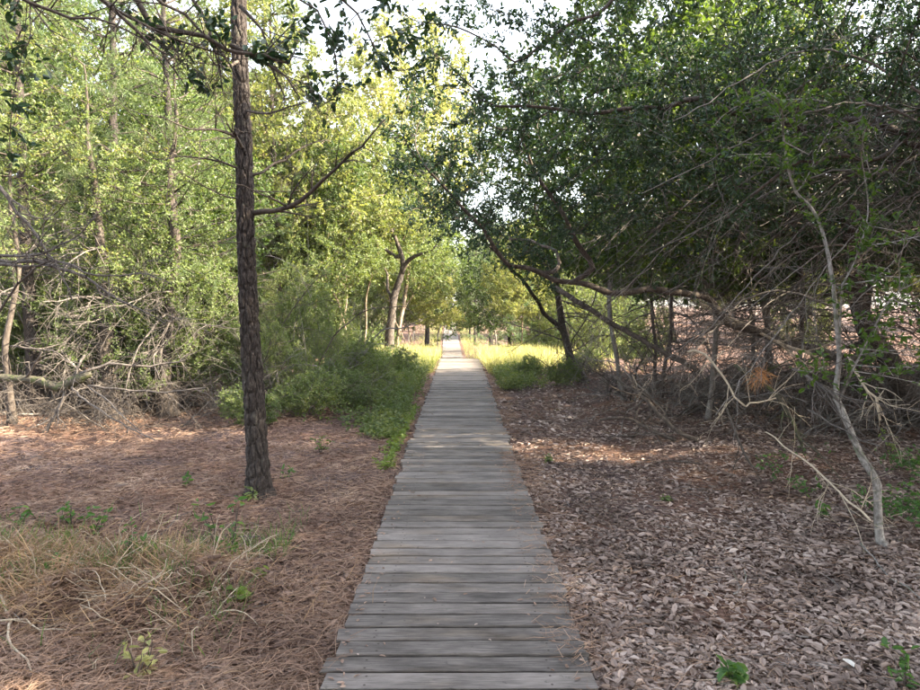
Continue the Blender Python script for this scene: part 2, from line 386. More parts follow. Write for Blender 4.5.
# ------------------------------------------------------------------ boardwalk
DECK = .05
def plank_mesh(rng, name):
    """one board 1.22 m long, edges eased, ends a little ragged"""
    L, W, H = 1.22, .1205, .042; e = .0025
    xs = np.linspace(-L / 2, L / 2, 9)
    prof2 = np.array([[-W / 2, -H], [-W / 2, -e], [-W / 2 + e, 0], [W / 2 - e, 0], [W / 2, -e], [W / 2, -H]])
    wv = rng.normal(0, .0012, (9, 1)); zc = rng.normal(0, .0009, (9, 1))
    V = np.zeros((9, 6, 3)); V[:, :, 0] = xs[:, None]; V[:, :, 1] = prof2[None, :, 0] + wv; V[:, :, 2] = prof2[None, :, 1] + zc
    V[0, :, 0] += rng.normal(0, .006, 6); V[-1, :, 0] += rng.normal(0, .006, 6)
    i = np.arange(8)[:, None] * 6; j = np.arange(6)[None]; k = (j + 1) % 6
    Q = np.stack([i + j, i + k, i + 6 + k, i + 6 + j], -1).reshape(-1, 4)
    caps = [[0, 1, 2, 5], [2, 3, 4, 5], [53, 50, 49, 48], [53, 52, 51, 50]]
    a = Acc(); a.add(V, np.concatenate([Q, caps]))
    return a

def build_boardwalk():
    rng = np.random.default_rng(5)
    root = tag(empty('boardwalk', (0, 0, 0)), 'weathered grey plank boardwalk running straight through the woods', 'boardwalk', kind='structure')
    accs = [plank_mesh(rng, 'plank') for _ in range(8)]
    meshes = [a.mesh('plank', MAT['weathered_plank']) for a in accs]
    y = 1.75; n = 0; far = Acc()
    while y < 120:
        ty = (prof(y + .1) - prof(y - .1)) / .2
        dx = rng.normal(0, .012) + (rng.choice([-.03, .03]) if rng.random() < .06 else 0); rz = rng.normal(0, .004)
        dz = rng.normal(0, .0025); k = rng.integers(8)
        x0 = float(path_x(y)) + dx; z0 = float(prof(y)) + DECK + dz
        if n < 298:
            o = bpy.data.objects.new('plank', meshes[k]); link(o); o.parent = root
            o.location = (x0, y, z0); o.rotation_euler = (math.atan(ty) + rng.normal(0, .008), rng.normal(0, .002), rz + (math.pi if rng.random() < .5 else 0))
            o.scale = (1 + rng.normal(0, .008), 1, 1)
        else:
            V = np.array([[sx * .61, sy * .0665, zz] for zz in (-.038, 0) for sy in (-1, 1) for sx in (-1, 1)]); V[:, 2] += V[:, 1] * ty
            far.add(V + np.array([x0, y, z0]), [[4, 5, 7, 6], [0, 1, 5, 4], [3, 2, 6, 7], [1, 3, 7, 5], [2, 0, 4, 6]])
        n += 1; y += .1415
    tag(far.build('plank', MAT['weathered_plank'], root), kind='stuff')
    for sx in (-.42, .42):
        j = Acc(); ys = np.arange(1.6, 120, .8)
        P = np.stack([path_x(ys) + sx, ys, prof(ys) + DECK - .085], -1)
        tube(j, P, .045, 4); j.build('joist', MAT['dead_wood'], root)
build_boardwalk()

# ------------------------------------------------------------------ tree growing
def in_ellipsoids(ells, n, rng, shell=.35):
    vol = np.array([e[3] * e[4] * e[5] for e in ells]); k = rng.choice(len(ells), n, p=vol / vol.sum())
    d = nrm(rng.normal(0, 1, (n, 3))); r = rng.uniform(shell ** 3, 1, (n, 1)) ** (1 / 3)
    E = np.array(ells)[k]
    return E[:, :3] + d * r * E[:, 3:]

def colonize(init, parent, attr, D=.22, di=2.0, dk=.4, iters=140, rng=None, trop=(0, 0, .05), jit=.25):
    P = [np.array(p) for p in init]; par = list(parent)
    A = np.asarray(attr); best = np.full(len(A), 1e9); bi = np.zeros(len(A), int)
    def upd(q, i0):
        nonlocal best, bi
        d = np.linalg.norm(A[:, None] - q[None], axis=2); j = d.argmin(1); dm = d[np.arange(len(A)), j]
        u = dm < best; best = np.where(u, dm, best); bi = np.where(u, i0 + j, bi)
    upd(np.array(P), 0)
    trop = np.array(trop)
    for it in range(iters):
        keep = best > dk; A = A[keep]; best = best[keep]; bi = bi[keep]
        if not len(A): break
        act = best < di
        if not act.any():
            act = best < best.min() + .5
        ids, inv = np.unique(bi[act], return_inverse=True)
        PP = np.array(P)
        s = np.zeros((len(ids), 3)); np.add.at(s, inv, nrm(A[act] - PP[bi[act]]))
        q = PP[ids] + nrm(nrm(s) + trop + rng.normal(0, jit, (len(ids), 3))) * D
        i0 = len(P); P.extend(list(q)); par.extend(ids.tolist())
        upd(q, i0)
        if len(P) > 5000: break
    return np.array(P), np.array(par)

def skeleton(P, par, tip_r=.0035, power=2.3, rmax=None, ng=0):
    n = len(P); acc = np.zeros(n); kids = [[] for _ in range(n)]
    for i in range(n):
        if par[i] >= 0: kids[par[i]].append(i)
    for i in range(n - 1, -1, -1):
        if not kids[i]: acc[i] = tip_r ** power
        if par[i] >= 0: acc[par[i]] += acc[i]
    r = acc ** (1 / power)
    if rmax: r = np.minimum(r * min(1.0, rmax / r[0]) if r[0] > rmax else r, rmax)
    r = np.maximum(r, tip_r)
    chains = []
    st = [(0, -1)]
    while st:
        i, p = st.pop(); c = [p] if p >= 0 else []
        while True:
            c.append(i)
            if not kids[i]: break
            ks = sorted(kids[i], key=lambda k: (not (k < ng and k == i + 1), -acc[k]))
            for k in ks[1:]: st.append((k, i))
            i = ks[0]
        if len(c) > 1: chains.append(c)
    return r, chains, kids

def relax(Q, k=2):
    Q = Q.copy()
    for _ in range(k):
        if len(Q) > 2: Q[1:-1] = .25 * Q[:-2] + .5 * Q[1:-1] + .25 * Q[2:]
    return Q

def wood_and_crown(root, P, par, rng, bark, leaf, rmax=None, tip_r=.0035, limb_r=.03, leaf_r=.012, twigs=3, per=6, L=.05, W=.024,
                   tw=.16, up=.5, fine=True, hang=0., power=2.3, leaf_zmin=-9, rmin=None, name_crown='crown', density=None):
    """turn a grown skeleton into trunk, limbs and crown meshes under root"""
    ng = 0 if rmin is None else len(rmin)
    r, chains, kids = skeleton(P, par, tip_r, power, rmax, ng)
    if rmin is not None: r[:len(rmin)] = np.maximum(r[:len(rmin)], rmin)
    crown = Acc()
    for ci, c in enumerate(chains):
        Q = relax(P[c]); R = r[c].copy()
        gmask = np.array(c) < ng; Q[gmask] = P[c][gmask]
        if ci: R[0] = min(R[0], R[1] * 1.15)
        big = R[:2].max()
        if ci == 0 or big > limb_r:
            a = Acc(); sd = 12 if big > .07 else 8
            if ci == 0:
                R = R.copy(); R[0] *= 1.45; R[1] *= 1.15
            Q2 = resample(Q, .12); R2 = np.interp(np.linspace(0, 1, len(Q2)), np.linspace(0, 1, len(Q)), R)
            tube(a, Q2, R2, sd, 0, .05, rng)
            a.build('trunk' if ci == 0 else 'limb', bark, root, True)
        else:
            tube(crown, Q, R, 5 if big > .012 else (4 if big > .007 else 3), 0, cap=False)
    idx = np.where((r < leaf_r) & (P[:, 2] > leaf_zmin))[0]
    idx = idx[par[idx] >= 0]
    if density is not None: idx = idx[rng.random(len(idx)) < density(P[idx])]
    A = np.repeat(P[idx], twigs, 0); base = np.repeat(nrm(P[idx] - P[par[idx]]), twigs, 0)
    A = A - base * rng.uniform(0, .2, (len(A), 1))
    d = nrm(base * .6 + rng.normal(0, .75, A.shape) + np.array([0, 0, up * .4 - hang]))
    ln = tw * rng.uniform(.5, 1.4, (len(A), 1)); B = A + d * ln
    sticks(crown, A, B, tip_r * .75)
    for k in range(per):
        f = (k + .6) / per
        pos = A + (B - A) * f * rng.uniform(.85, 1.05, (len(A), 1))
        ld = nrm(d * .6 + rng.normal(0, .75, A.shape) + np.array([0, 0, -.1 - hang]))
        sc = rng.uniform(.65, 1.25, len(A))
        leaf_faces(crown, pos, ld, L * sc, W * sc, rng, up, 1, fine)
    tag(crown.build(name_crown, [bark, leaf], root), kind='stuff')
    return r, chains

def guide_init(lines, step=.25):
    """lines: list of (parent_line, parent_fraction, points); returns nodes and parents"""
    P = []; par = []; idx = []; rm = []
    for pl, pf, pts, *rr in lines:
        Q = resample(pts, step); ids = []
        if len(Q) > 6:
            k = np.arange(len(Q)); f = np.minimum(1, np.minimum(k, len(Q) - 1 - k) / 4)[:, None]
            Q = Q + f * np.stack([.03 * np.sin(k * .9 + len(Q)), .05 * np.sin(k * .63 + 2), .045 * np.sin(k * .78 + len(Q) * 1.7) + .03 * np.sin(k * 1.9)], -1)
        if pl is None: last = -1
        else:
            src = idx[pl]; last = src[min(len(src) - 1, int(pf * (len(src) - 1) + .5))]; Q = Q[1:]
        for q in Q:
            P.append(q); par.append(last); last = len(P) - 1; ids.append(last)
        rm.extend(np.linspace(*(rr[0] if rr else (0, 0)), len(ids)))
        idx.append(ids)
    return P, par, np.array(rm)

def copy_thing(src, loc, rz=0, sc=1.0, label=None, group=None):
    c = src.copy(); link(c); c.location = loc; c.rotation_euler = (0, 0, rz); c.scale = (sc, sc, sc) if np.isscalar(sc) else sc
    if label: c['label'] = label
    if group: c['group'] = group
    for ch in src.children:
        k = ch.copy(); link(k); k.parent = c
        for g in ch.children:
            q = g.copy(); link(q); q.parent = k
    return c

def branchy(acc, start, d, length, r, rng, wob=.16, grav=-.02, nside=6, depth=2, m=0, step=.14):
    """bare crooked branch with side twigs"""
    n = max(4, int(length / step)); P = [np.array(start, float)]; d = nrm(np.array(d, float))
    for _ in range(n):
        d = nrm(d + rng.normal(0, wob, 3) + np.array([0, 0, grav])); P.append(P[-1] + d * length / n)
    P = np.array(P); R = np.linspace(r, max(r * .25, .0018), len(P))
    tube(acc, P, R, 7 if r > .02 else (5 if r > .008 else 3), m, .04, rng)
    if depth:
        for _ in range(nside):
            i = rng.integers(1, len(P) - 1); t = nrm(P[i + 1] - P[i])
            sd = nrm(t * .7 + rng.normal(0, .6, 3) + np.array([0, 0, grav]))
            branchy(acc, P[i], sd, length * rng.uniform(.25, .55), R[i] * .6, rng, wob, grav, max(2, nside - 3), depth - 1, m, step)
    return P

def guided_branch(acc, pts, r0, r1, rng, nside=8, side_len=.6, grav=-.01, depth=1, m=0):
    Q = resample(pts, .12); Q[1:-1] += rng.normal(0, .008, Q[1:-1].shape)
    R = np.linspace(r0, r1, len(Q)); tube(acc, Q, R, 9 if r0 > .03 else 6, m, .05, rng)
    for _ in range(nside):
        i = rng.integers(2, len(Q) - 1); t = nrm(Q[i] - Q[i - 1])
        branchy(acc, Q[i], nrm(t * .8 + rng.normal(0, .6, 3)), side_len * rng.uniform(.5, 1.3), min(R[i] * .55, .012), rng, .16, grav, 4, depth, m)
    return Q

# ------------------------------------------------------------------ the rough-barked pine beside the boardwalk
def build_near_pine():
    rng = np.random.default_rng(11)
    base = at(259, 500, 5.85); base[2] = float(gz(base[0], base[1])) - .05
    root = tag(empty('pine_tree', tuple(base)), 'tall pine with dark furrowed bark standing alone beside the boardwalk', 'tree')
    rows = [(259, 500), (256, 430), (250, 330), (246, 240), (244, 150), (240, 60), (238, -20)]
    C = np.array([at(px, py, 5.85 + .1 * i / 6) for i, (px, py) in enumerate(rows)]) - base; C[0] = 0
    C = np.concatenate([C, [C[-1] + np.array([-.1, .1, 1.5]), C[-1] + np.array([-.15, .15, 3.2]), C[-1] + np.array([-.2, .2, 5.0])]])
    Q = resample(C[:7], .02); Q = np.concatenate([Q, resample(C[6:], .1)[1:]]); z = Q[:, 2]
    R = np.interp(z, [0, .1, .4, 2.2, 4.4, 7, 9.4], [.175, .118, .094, .076, .064, .045, .018])
    sd = 84; th = np.arange(sd) * TAU / sd
    # furrowed bark: long plates cut by furrows
    cw, chh = .05, .15; rc = .075
    nc = int(TAU * rc / cw); nr = int(z.max() / chh) + 2
    cu = ((np.arange(nc)[None] + rng.uniform(-.45, .45, (nr, nc)) + .5 * (np.arange(nr)[:, None] % 2)) * (TAU * rc / nc)).ravel()
    cv = ((np.arange(nr)[:, None] + rng.uniform(-.45, .45, (nr, nc))) * chh).ravel(); ch = rng.uniform(.4, 1, nr * nc)
    cu = np.concatenate([cu, cu - TAU * rc, cu + TAU * rc]); cv = np.tile(cv, 3); ch = np.tile(ch, 3)
    disp = np.zeros((len(Q), sd))
    U = th * rc
    for i in range(len(Q)):
        sel = np.abs(cv - z[i]) < chh * 2.2
        du = (U[:, None] + .006 * np.sin(z[i] * 31 + U[:, None] * 40) - cu[sel][None]) / cw; dv = (z[i] - cv[sel][None]) / chh
        d = np.sqrt(du ** 2 + dv ** 2); o2 = np.partition(d, 1, axis=1)[:, :2]
        edge = np.clip((o2[:, 1] - o2[:, 0]) / .34, 0, 1)
        disp[i] = (edge ** .6) * (.55 + .45 * ch[sel][d.argmin(1)])
    amp = np.interp(z, [0, 4.5, 9], [.028, .02, .008])[:, None]
    rr = R[:, None] + (disp - .7) * amp + rng.normal(0, .0012, disp.shape)
    t, u, v = frames(Q)
    V = Q[:, None] + (np.cos(th)[None, :, None] * u[:, None] + np.sin(th)[None, :, None] * v[:, None]) * rr[..., None]
    i = np.arange(len(Q) - 1)[:, None] * sd; j = np.arange(sd)[None]; k = (j + 1) % sd
    a = Acc(); a.add(V, np.stack([i + j, i + k, i + sd + k, i + sd + j], -1))
    a.build('trunk', MAT['pine_bark'], root, False)
    # limbs seen on the stem
    Y = 5.9
    def L(*p): return np.array([at(*q) for q in p]) - base
    specs = [
        ([(252, 213, Y), (285, 207, Y - .1), (312, 192, Y - .2), (335, 170, Y - .3), (362, 146, Y - .5), (384, 120, Y - .6)], .026, .006, 9),
        ([(246, 152, Y), (234, 138, Y - .15), (217, 130, Y - .3), (190, 128, Y - .5), (160, 116, Y - .7)], .018, .004, 8),
        ([(247, 170, Y), (222, 162, Y - .1), (190, 157, Y - .2), (150, 158, Y - .3)], .012, .003, 8),
        ([(250, 200, Y), (228, 197, Y - .1), (205, 188, Y - .3), (178, 170, Y - .5)], .010, .003, 6),
        ([(250, 176, Y), (275, 165, Y + .2), (303, 146, Y + .4), (330, 140, Y + .6)], .014, .003, 8),
        ([(243, 110, Y), (268, 114, Y - .2), (300, 104, Y - .4), (318, 100, Y - .6)], .013, .003, 6),
        ([(247, 190, Y), (280, 190, Y + .3), (300, 190, Y + .5)], .008, .002, 5),
        ([(249, 242, Y), (228, 243, Y - .2), (208, 247, Y - .4)], .006, .002, 3),
        ([(240, 60, Y), (222, 66, Y - .2), (212, 60, Y - .4), (200, 40, Y - .6)], .014, .003, 6),
    ]
    for pts, r0, r1, ns in specs:
        b = Acc(); guided_branch(b, L(*pts), r0, r1, rng, ns, .45, .01, 1); b.build('limb', MAT['dark_bark'], root, True)
    # living top, above the picture
    crown = Acc()
    for zz in np.arange(4.9, 9.3, .5):
        c = np.array([np.interp(zz, z, Q[:, 0]), np.interp(zz, z, Q[:, 1]), zz])
        for q in range(4):
            an = rng.uniform(0, TAU); ln = np.interp(zz, [4.9, 9.3], [1.8, .5]) * rng.uniform(.7, 1.1)
            pine_bough(crown, c, np.array([math.cos(an), math.sin(an), .25]), ln, .018, rng, .11, .0028)
    tag(crown.build('crown', [MAT['dark_bark'], MAT['pine_needle']], root), kind='stuff')

def pine_bough(acc, start, d, length, r, rng, nl, nw, tufts=9, per=34):
    n = 7; P = [np.array(start, float)]; d = nrm(np.array(d, float))
    for _ in range(n):
        d = nrm(d + rng.normal(0, .1, 3) + np.array([0, 0, .03])); P.append(P[-1] + d * length / n)
    P = np.array(P); tube(acc, P, np.linspace(r, .004, n + 1), 4, 0, cap=False)
    ends = [(P[-1], d)]
    for k in range(tufts):
        i = rng.integers(2, n + 1); t = nrm(P[i] - P[i - 1]); sd = nrm(t * .8 + rng.normal(0, .55, 3) + np.array([0, 0, .12]))
        e = P[i] + sd * length * rng.uniform(.15, .34); sticks(acc, P[i][None], e[None], .004); ends.append((e, sd))
    for e, sd in ends:
        A = e[None] - sd[None] * rng.uniform(0, .16, (per, 1)); dd = sd[None] * .7 + rng.normal(0, .6, (per, 3))
        needles(acc, A, dd, nl * rng.uniform(.7, 1.2, per), nw, rng, 1, .06)

build_near_pine()

# ------------------------------------------------------------------ the sprawling thicket on the sunny side
def right_tree(name, label, base, lines, ells, n_attr, rng, bark, leaf, dead=0, dead_dir=(-1, 0, 0), dead_z=(.6, 2.2), dead_len=(1.2, 2.8), rmax=.13, **kw):
    b = np.array([base[0], base[1], float(gz(base[0], base[1])) - .05])
    root = tag(empty(name, tuple(b)), label, 'tree')
    L = [(p, f, np.array(q) - b, *rr) for p, f, q, *rr in lines]
    P, par, rm = guide_init(L)
    A = in_ellipsoids(ells, n_attr, rng) - b
    P, par = colonize(P, par, A, D=.19, di=1.6, dk=kw.pop('dk', .27), rng=rng)
    wood_and_crown(root, P, par, rng, bark, leaf, rmax=rmax, rmin=rm, **kw)
    n0 = len(L[0][2]); Q = resample(L[0][2], .1)
    for _ in range(dead):
        i = np.argmin(np.abs(Q[:, 2] - rng.uniform(*dead_z)) + rng.uniform(0, .2, len(Q)))
        d = nrm(np.array(dead_dir) + rng.normal(0, .55, 3) * np.array([1, 1, .55]))
        a = Acc(); branchy(a, Q[i], d, rng.uniform(*dead_len), rng.uniform(.008, .02), rng, .13, -.03, 9, 2)
        a.build('dead_limb', MAT['dead_wood'], root, True)
    return root

def build_right():
    rng = np.random.default_rng(21)
    # leaning old oak whose long low limb arches to the boardwalk
    b0 = [6.3, 9.2, .25]
    right_tree('oak_tree', 'old leaning oak with a long low limb arching up over the boardwalk', b0, [
        (None, 0, [b0, at(905, 392, 8.9), at(885, 362, 8.7), at(860, 300, 8.6), at(850, 220, 8.5), at(848, 120, 8.4)], (.15, .07)),
        (0, .3, [at(885, 362, 8.7), at(812, 354, 8.5), at(770, 333, 8.2), at(731, 320, 8.0), at(690, 296, 7.8), at(630, 288, 7.6), at(571, 285, 7.4), at(541, 277, 7.3), at(512, 261, 7.2), at(482, 228, 7.1), at(456, 202, 7.0), at(430, 172, 6.9)], (.062, .013)),
        (1, .62, [at(600, 287, 7.5), at(585, 250, 7.4), at(562, 215, 7.3), at(535, 176, 7.2), at(520, 130, 7.0)], (.035, .012)),
        (0, .8, [at(850, 180, 8.5), at(790, 150, 8.0), at(720, 120, 7.6)]),
        (1, .72, [at(548, 279, 7.3), [1.2, 8.2, 2.35], [.8, 9.0, 2.6], [.2, 9.6, 2.95]], (.025, .008)),
    ], [(.0, 9.4, 2.95, 1.0, .8, .55), (.75, 9.2, 2.5, .6, .6, .45), (1.25, 9.0, 2.15, .45, .5, .4), (-.25, 7.3, 3.45, .75, 1.0, .8), (.0, 7.1, 2.75, .45, .8, .45), (.35, 7.0, 3.0, .95, 1.1, .75), (1.2, 7.0, 3.3, 1.2, 1.3, 1.0), (2.6, 7.3, 3.5, 1.4, 1.5, 1.1), (4.2, 7.8, 3.9, 1.6, 1.6, 1.3), (5.8, 8.4, 4.4, 1.6, 1.6, 1.5)],
        4700, rng, MAT['dark_bark'], MAT['oak_dark_leaf'], dead=10, dead_z=(.4, 2.0), leaf_zmin=1.35, twigs=4, per=8, L=.046, W=.021, rmax=.13)
    # tall oak off to the side, its horizontal boughs reach over the walk high up
    b1 = [6.6, 6.0, .1]
    right_tree('oak_tree', 'dark oak with long horizontal boughs hanging over the leaf litter', b1, [
        (None, 0, [b1, [6.5, 6.0, 1.2], [6.3, 6.1, 2.6], [6.0, 6.2, 4.0], [5.6, 6.3, 5.4]]),
        (0, .55, [[6.25, 6.1, 2.9], at(935, 138, 6.2), at(880, 127, 6.2), at(822, 125, 6.1), at(750, 116, 6.1), at(711, 106, 6.0), at(669, 106, 6.0), at(620, 107, 6.0), at(560, 108, 6.0), at(495, 106, 6.0)], (.055, .012)),
        (0, .5, [[6.3, 6.1, 2.7], at(935, 146, 5.8), at(897, 153, 5.7), at(861, 158, 5.6), at(832, 153, 5.5), at(803, 166, 5.4), at(760, 189, 5.3), at(727, 218, 5.2)], (.035, .01)),
        (0, .85, [[5.8, 6.25, 4.6], at(700, -40, 5.8), at(600, 3, 5.6), at(561, 34, 5.5), at(515, 62, 5.4)], (.04, .01)),
    ], [(-.2, 6.0, 4.25, .6, .8, .3), (.05, 6.2, 3.75, .7, .9, .5), (.7, 5.7, 3.75, .9, .9, .5), (2.0, 6.0, 3.7, 1.4, 1.3, .9), (3.4, 6.0, 3.9, 1.5, 1.4, 1.2), (5.0, 6.2, 4.3, 1.7, 1.6, 1.6), (3.4, 6.1, 2.7, 1.3, .9, .5), (2.2, 5.5, 4.9, 1.4, 1.2, .5)],
        3600, rng, MAT['dark_bark'], MAT['oak_dark_leaf'], dead=9, dead_z=(1.0, 3.0), leaf_zmin=1.6, twigs=4, per=8, L=.045, W=.02, rmax=.12)
    # cedars in the depth of the thicket
    ced = []
    for k, (bx, by, h) in enumerate([(5.2, 11.0, 6.2), (8.6, 8.2, 6.8)]):
        b = [bx, by, float(gz(bx, by))]
        r = right_tree('cedar_tree', 'dark cedar with bare dead lower branches deep in the thicket', b, [
            (None, 0, [b, [bx - .2, by, h * .3], [bx - .35, by - .1, h * .6], [bx - .4, by - .1, h * .9]])],
            [(bx - .6, by, 2.9, 2.0, 1.8, .9), (bx - .5, by, 4.2, 1.9, 1.8, 1.2), (bx - .3, by, 5.6, 1.2, 1.2, 1.1)], 2600, rng, MAT['cedar_bark'], MAT['cedar_leaf'],
            dead=14, dead_dir=(-.8, -.3, -.05), dead_z=(.5, 2.6), leaf_zmin=2.3, twigs=4, per=8, L=.055, W=.024, rmax=.11, fine=False)
        r['group'] = 'cedars in the thicket'; ced.append(r)
    for k, (x, y, rz, s) in enumerate([(7.4, 12.4, 2.1, 1.0), (4.2, 14.2, .8, .85), (9.6, 11.4, 3.9, 1.1), (11.6, 7.6, .4, 1.1), (6.9, 14.6, 5.1, .9), (10.2, 13.9, 1.4, 1.1), (12.6, 11.2, 2.9, 1.2), (13, 4.6, 4.4, 1.1), (9.5, 4.6, 1.2, 1.0), (3.6, 11.8, 2.5, .85), (6.0, 13.4, .2, .95), (8.2, 13.6, 3.3, 1.0), (7.0, 9.9, 1.9, .9), (11.2, 13.2, 5.6, 1.1), (14.5, 8.6, 2.2, 1.2), (10.4, 6.4, 3.6, 1.0), (4.9, 9.4, 4.6, .82), (15, 13, .6, 1.25)]):
        copy_thing(ced[k % 2], (x, y, float(gz(x, y)) - .05), rz, s)
    # thin dark trunks standing where the thicket meets the walk, their crowns close the tunnel
    b2 = [2.75, 14.6, 0]
    right_tree('oak_tree', 'crooked thin oak at the end of the thicket, crown closing over the walk', b2, [
        (None, 0, [b2, at(565, 345, 14.5), at(560, 300, 14.4), at(550, 260, 14.3), at(535, 210, 14.2)], (.1, .04)),
        (0, .3, [at(562, 330, 14.5), at(543, 310, 14.2), at(525, 285, 13.6), at(500, 255, 13.0), at(465, 225, 12.7)], (.05, .02)),
        (0, .2, [at(566, 350, 14.5), at(590, 310, 14.8), at(600, 270, 15)]),
    ], [(1.9, 13.3, 2.3, .6, .7, .6), (1.2, 13.0, 2.7, .7, .8, .4), (.7, 12.6, 3.15, 1.2, 1.2, .65), (-.2, 12.8, 4.1, 1.2, 1.2, .9), (1.4, 13.8, 3.7, 1.1, 1.3, .8), (1.0, 13.5, 4.8, 1.4, 1.5, 1.1), (2.6, 14.4, 4.2, 1.6, 1.5, 1.4), (2.4, 14.4, 5.8, 1.8, 1.6, 1.1)],
        3400, rng, MAT['dark_bark'], MAT['oak_leaf'], dead=10, dead_dir=(-.1, -.6, .1), dead_z=(.2, 2.0), dead_len=(1, 2), leaf_zmin=1.3, twigs=3, per=6, L=.06, W=.03, fine=False, rmax=.08)
    # slender pale leaning trunk in front of the thicket
    b3 = at(886, 560, 4.4); b3[2] = float(gz(b3[0], b3[1])) - .03
    right_tree('holly_tree', 'slender pale grey trunk leaning out of the leaf litter with bright green leaves', b3, [
        (None, 0, [b3, at(880, 535, 4.45), at(868, 480, 4.52), at(858, 447, 4.58), at(845, 412, 4.65), at(838, 385, 4.7), at(836, 340, 4.75), at(833, 290, 4.8), at(826, 250, 4.85), at(805, 205, 4.9), at(790, 165, 4.95), at(780, 100, 5.0)], (.031, .006)),
        (0, .55, [at(833, 300, 4.6), at(850, 270, 4.6), at(866, 230, 4.65), at(868, 200, 4.7)]),
        (0, .35, [at(842, 395, 4.35), at(862, 350, 4.3), at(885, 310, 4.2), at(900, 290, 4.2)]),
        (0, .4, [at(838, 360, 4.4), at(810, 372, 4.3), at(790, 366, 4.2)]),
    ], [(2.95, 4.3, 2.0, .45, .4, .35), (3.05, 4.35, 1.45, .45, .4, .3), (2.35, 4.9, 3.0, .7, .6, .5)],
        620, rng, MAT['pale_bark'], MAT['holly_leaf'], dead=0, rmax=.05, twigs=3, per=6, L=.045, W=.022, limb_r=.012)
    host = [o for o in COL.objects if o.get('label', '').startswith(('old leaning oak', 'dark oak with long'))]
    for k in range(62):
        o = host[k % 2]; b = np.array(o.location)
        if k % 2: st = np.array([rng.uniform(4.5, 6.3), rng.uniform(5.6, 6.8), rng.uniform(2.2, 3.6)])
        else: st = np.array([rng.uniform(3.2, 6.3), rng.uniform(7.6, 9.2), rng.uniform(1.3, 3.2)])
        ln = rng.uniform(1.6, 3.6); an = math.pi + rng.normal(.1, .45); dr = rng.uniform(.15, .75)
        d = np.array([math.cos(an), math.sin(an) * .8 - .1, .15]); en = st + d * ln - np.array([0, 0, dr * ln]); en[2] = max(en[2], float(gz(en[0], en[1])) + .12)
        if en[0] < 1.0: en[0] = 1.0 + rng.uniform(0, .6)
        md = (st + en) / 2 + np.array([0, 0, .22 * ln * rng.uniform(.4, 1.2)]) + rng.normal(0, .12, 3)
        a = Acc(); guided_branch(a, np.array([st, md, en]) - b, rng.uniform(.007, .017), .003, rng, 11, .75, -.03, 2 if k % 2 else 1)
        a.build('dead_limb', MAT['grey_twig' if k % 3 else 'dark_bark'], o, True)
    # bare dead boughs that hang and lie through the thicket, each a thing of its own; some have sunlight put into their colour
    dd = [
        ([(688, 352, 6.4), (705, 355, 6.3), (741, 404, 6.1), (750, 403, 6.1), (776, 398, 6.2)], .012, .007, 'pale_sun_tinted_wood', 'pale dead bough tinted as sunlit, hooked at its tip low in the thicket'),
        ([(735, 365, 6.6), (765, 385, 6.4), (778, 398, 6.3), (796, 428, 6.2), (802, 445, 6.2)], .022, .014, 'mossy_wood', 'mossy brown dead bough leaning to the ground in the thicket'),
        ([(848, 355, 5.6), (862, 382, 5.5), (874, 398, 5.4), (880, 420, 5.4)], .011, .009, 'pale_sun_tinted_wood', 'short dead bough tinted sunlit yellow beside the pale leaning trunk'),
        ([(793, 368, 4.7), (815, 382, 4.5), (838, 400, 4.35)], .010, .008, 'dead_wood', 'grey dead stub pointing from the pale leaning trunk'),
        ([(766, 432, 5.4), (800, 458, 5.0), (830, 482, 4.7), (850, 502, 4.5), (870, 520, 4.35)], .006, .008, 'pale_sun_tinted_wood', 'thin pale stick slanting down to the pale trunk'),
        ([(808, 410, 4.9), (845, 432, 4.6), (880, 446, 4.4)], .006, .006, 'dead_wood', 'thin grey stick crossing behind the pale trunk'),
        ([(700, 303, 8.3), (735, 320, 8.2), (775, 341, 8.1), (815, 356, 8.0)], .012, .02, 'pale_sun_tinted_wood', 'broken bough tinted as sunlit lying level in the thicket'),
        ([(610, 375, 8.6), (640, 395, 8.2), (660, 415, 8.0), (680, 432, 7.9), (697, 440, 7.9)], .02, .03, 'dark_bark', 'dark bent bough reaching up from its root at the litter edge'),
        ([(600, 420, 8.2), (625, 418, 8.1), (650, 430, 8.0), (675, 440, 7.9)], .016, .024, 'dark_bark', 'dark low bough arching just over the leaf litter'),
        ([(725, 405, 6.6), (738, 440, 6.3), (752, 466, 6.1)], .010, .012, 'dark_bark', 'thin dark dead stem standing upright in the litter'),
        ([(555, 288, 9.4), (577, 302, 9.2), (610, 322, 9.0), (650, 345, 8.7), (700, 372, 8.4)], .04, .03, 'dark_bark', 'thick dark dead bough slanting across the thicket mouth'),
    ]
    for pts, r0, r1, mt, lab in dd:
        P = np.array([at(*p) for p in pts])
        o = empty('dead_bough', tuple(P[-1])); a = Acc()
        guided_branch(a, P - P[-1], r0, r1, rng, 7, .5, -.02, 1); a.build('stem', MAT[mt], o, True)
        tag(o, lab, 'branch')
    # tangle of thin bare brush
    brush = []
    for v in range(3):
        r = empty('bare_shrub', (0, 0, 0)); tag(r, 'leafless grey brush tangled under the thicket', 'shrub', 'leafless brush in the thicket')
        for s in range(7):
            a = Acc(); an = rng.uniform(0, TAU)
            branchy(a, np.array([.1 * math.cos(an), .1 * math.sin(an), -.02]), np.array([math.cos(an) * .9, math.sin(an) * .9, rng.uniform(.5, 1.1)]), rng.uniform(1.2, 2.4), rng.uniform(.008, .018), rng, .14, -.05, 9, 2)
            a.build('stem', MAT['grey_twig' if s % 3 else 'dark_bark'], r, True)
        brush.append(r)
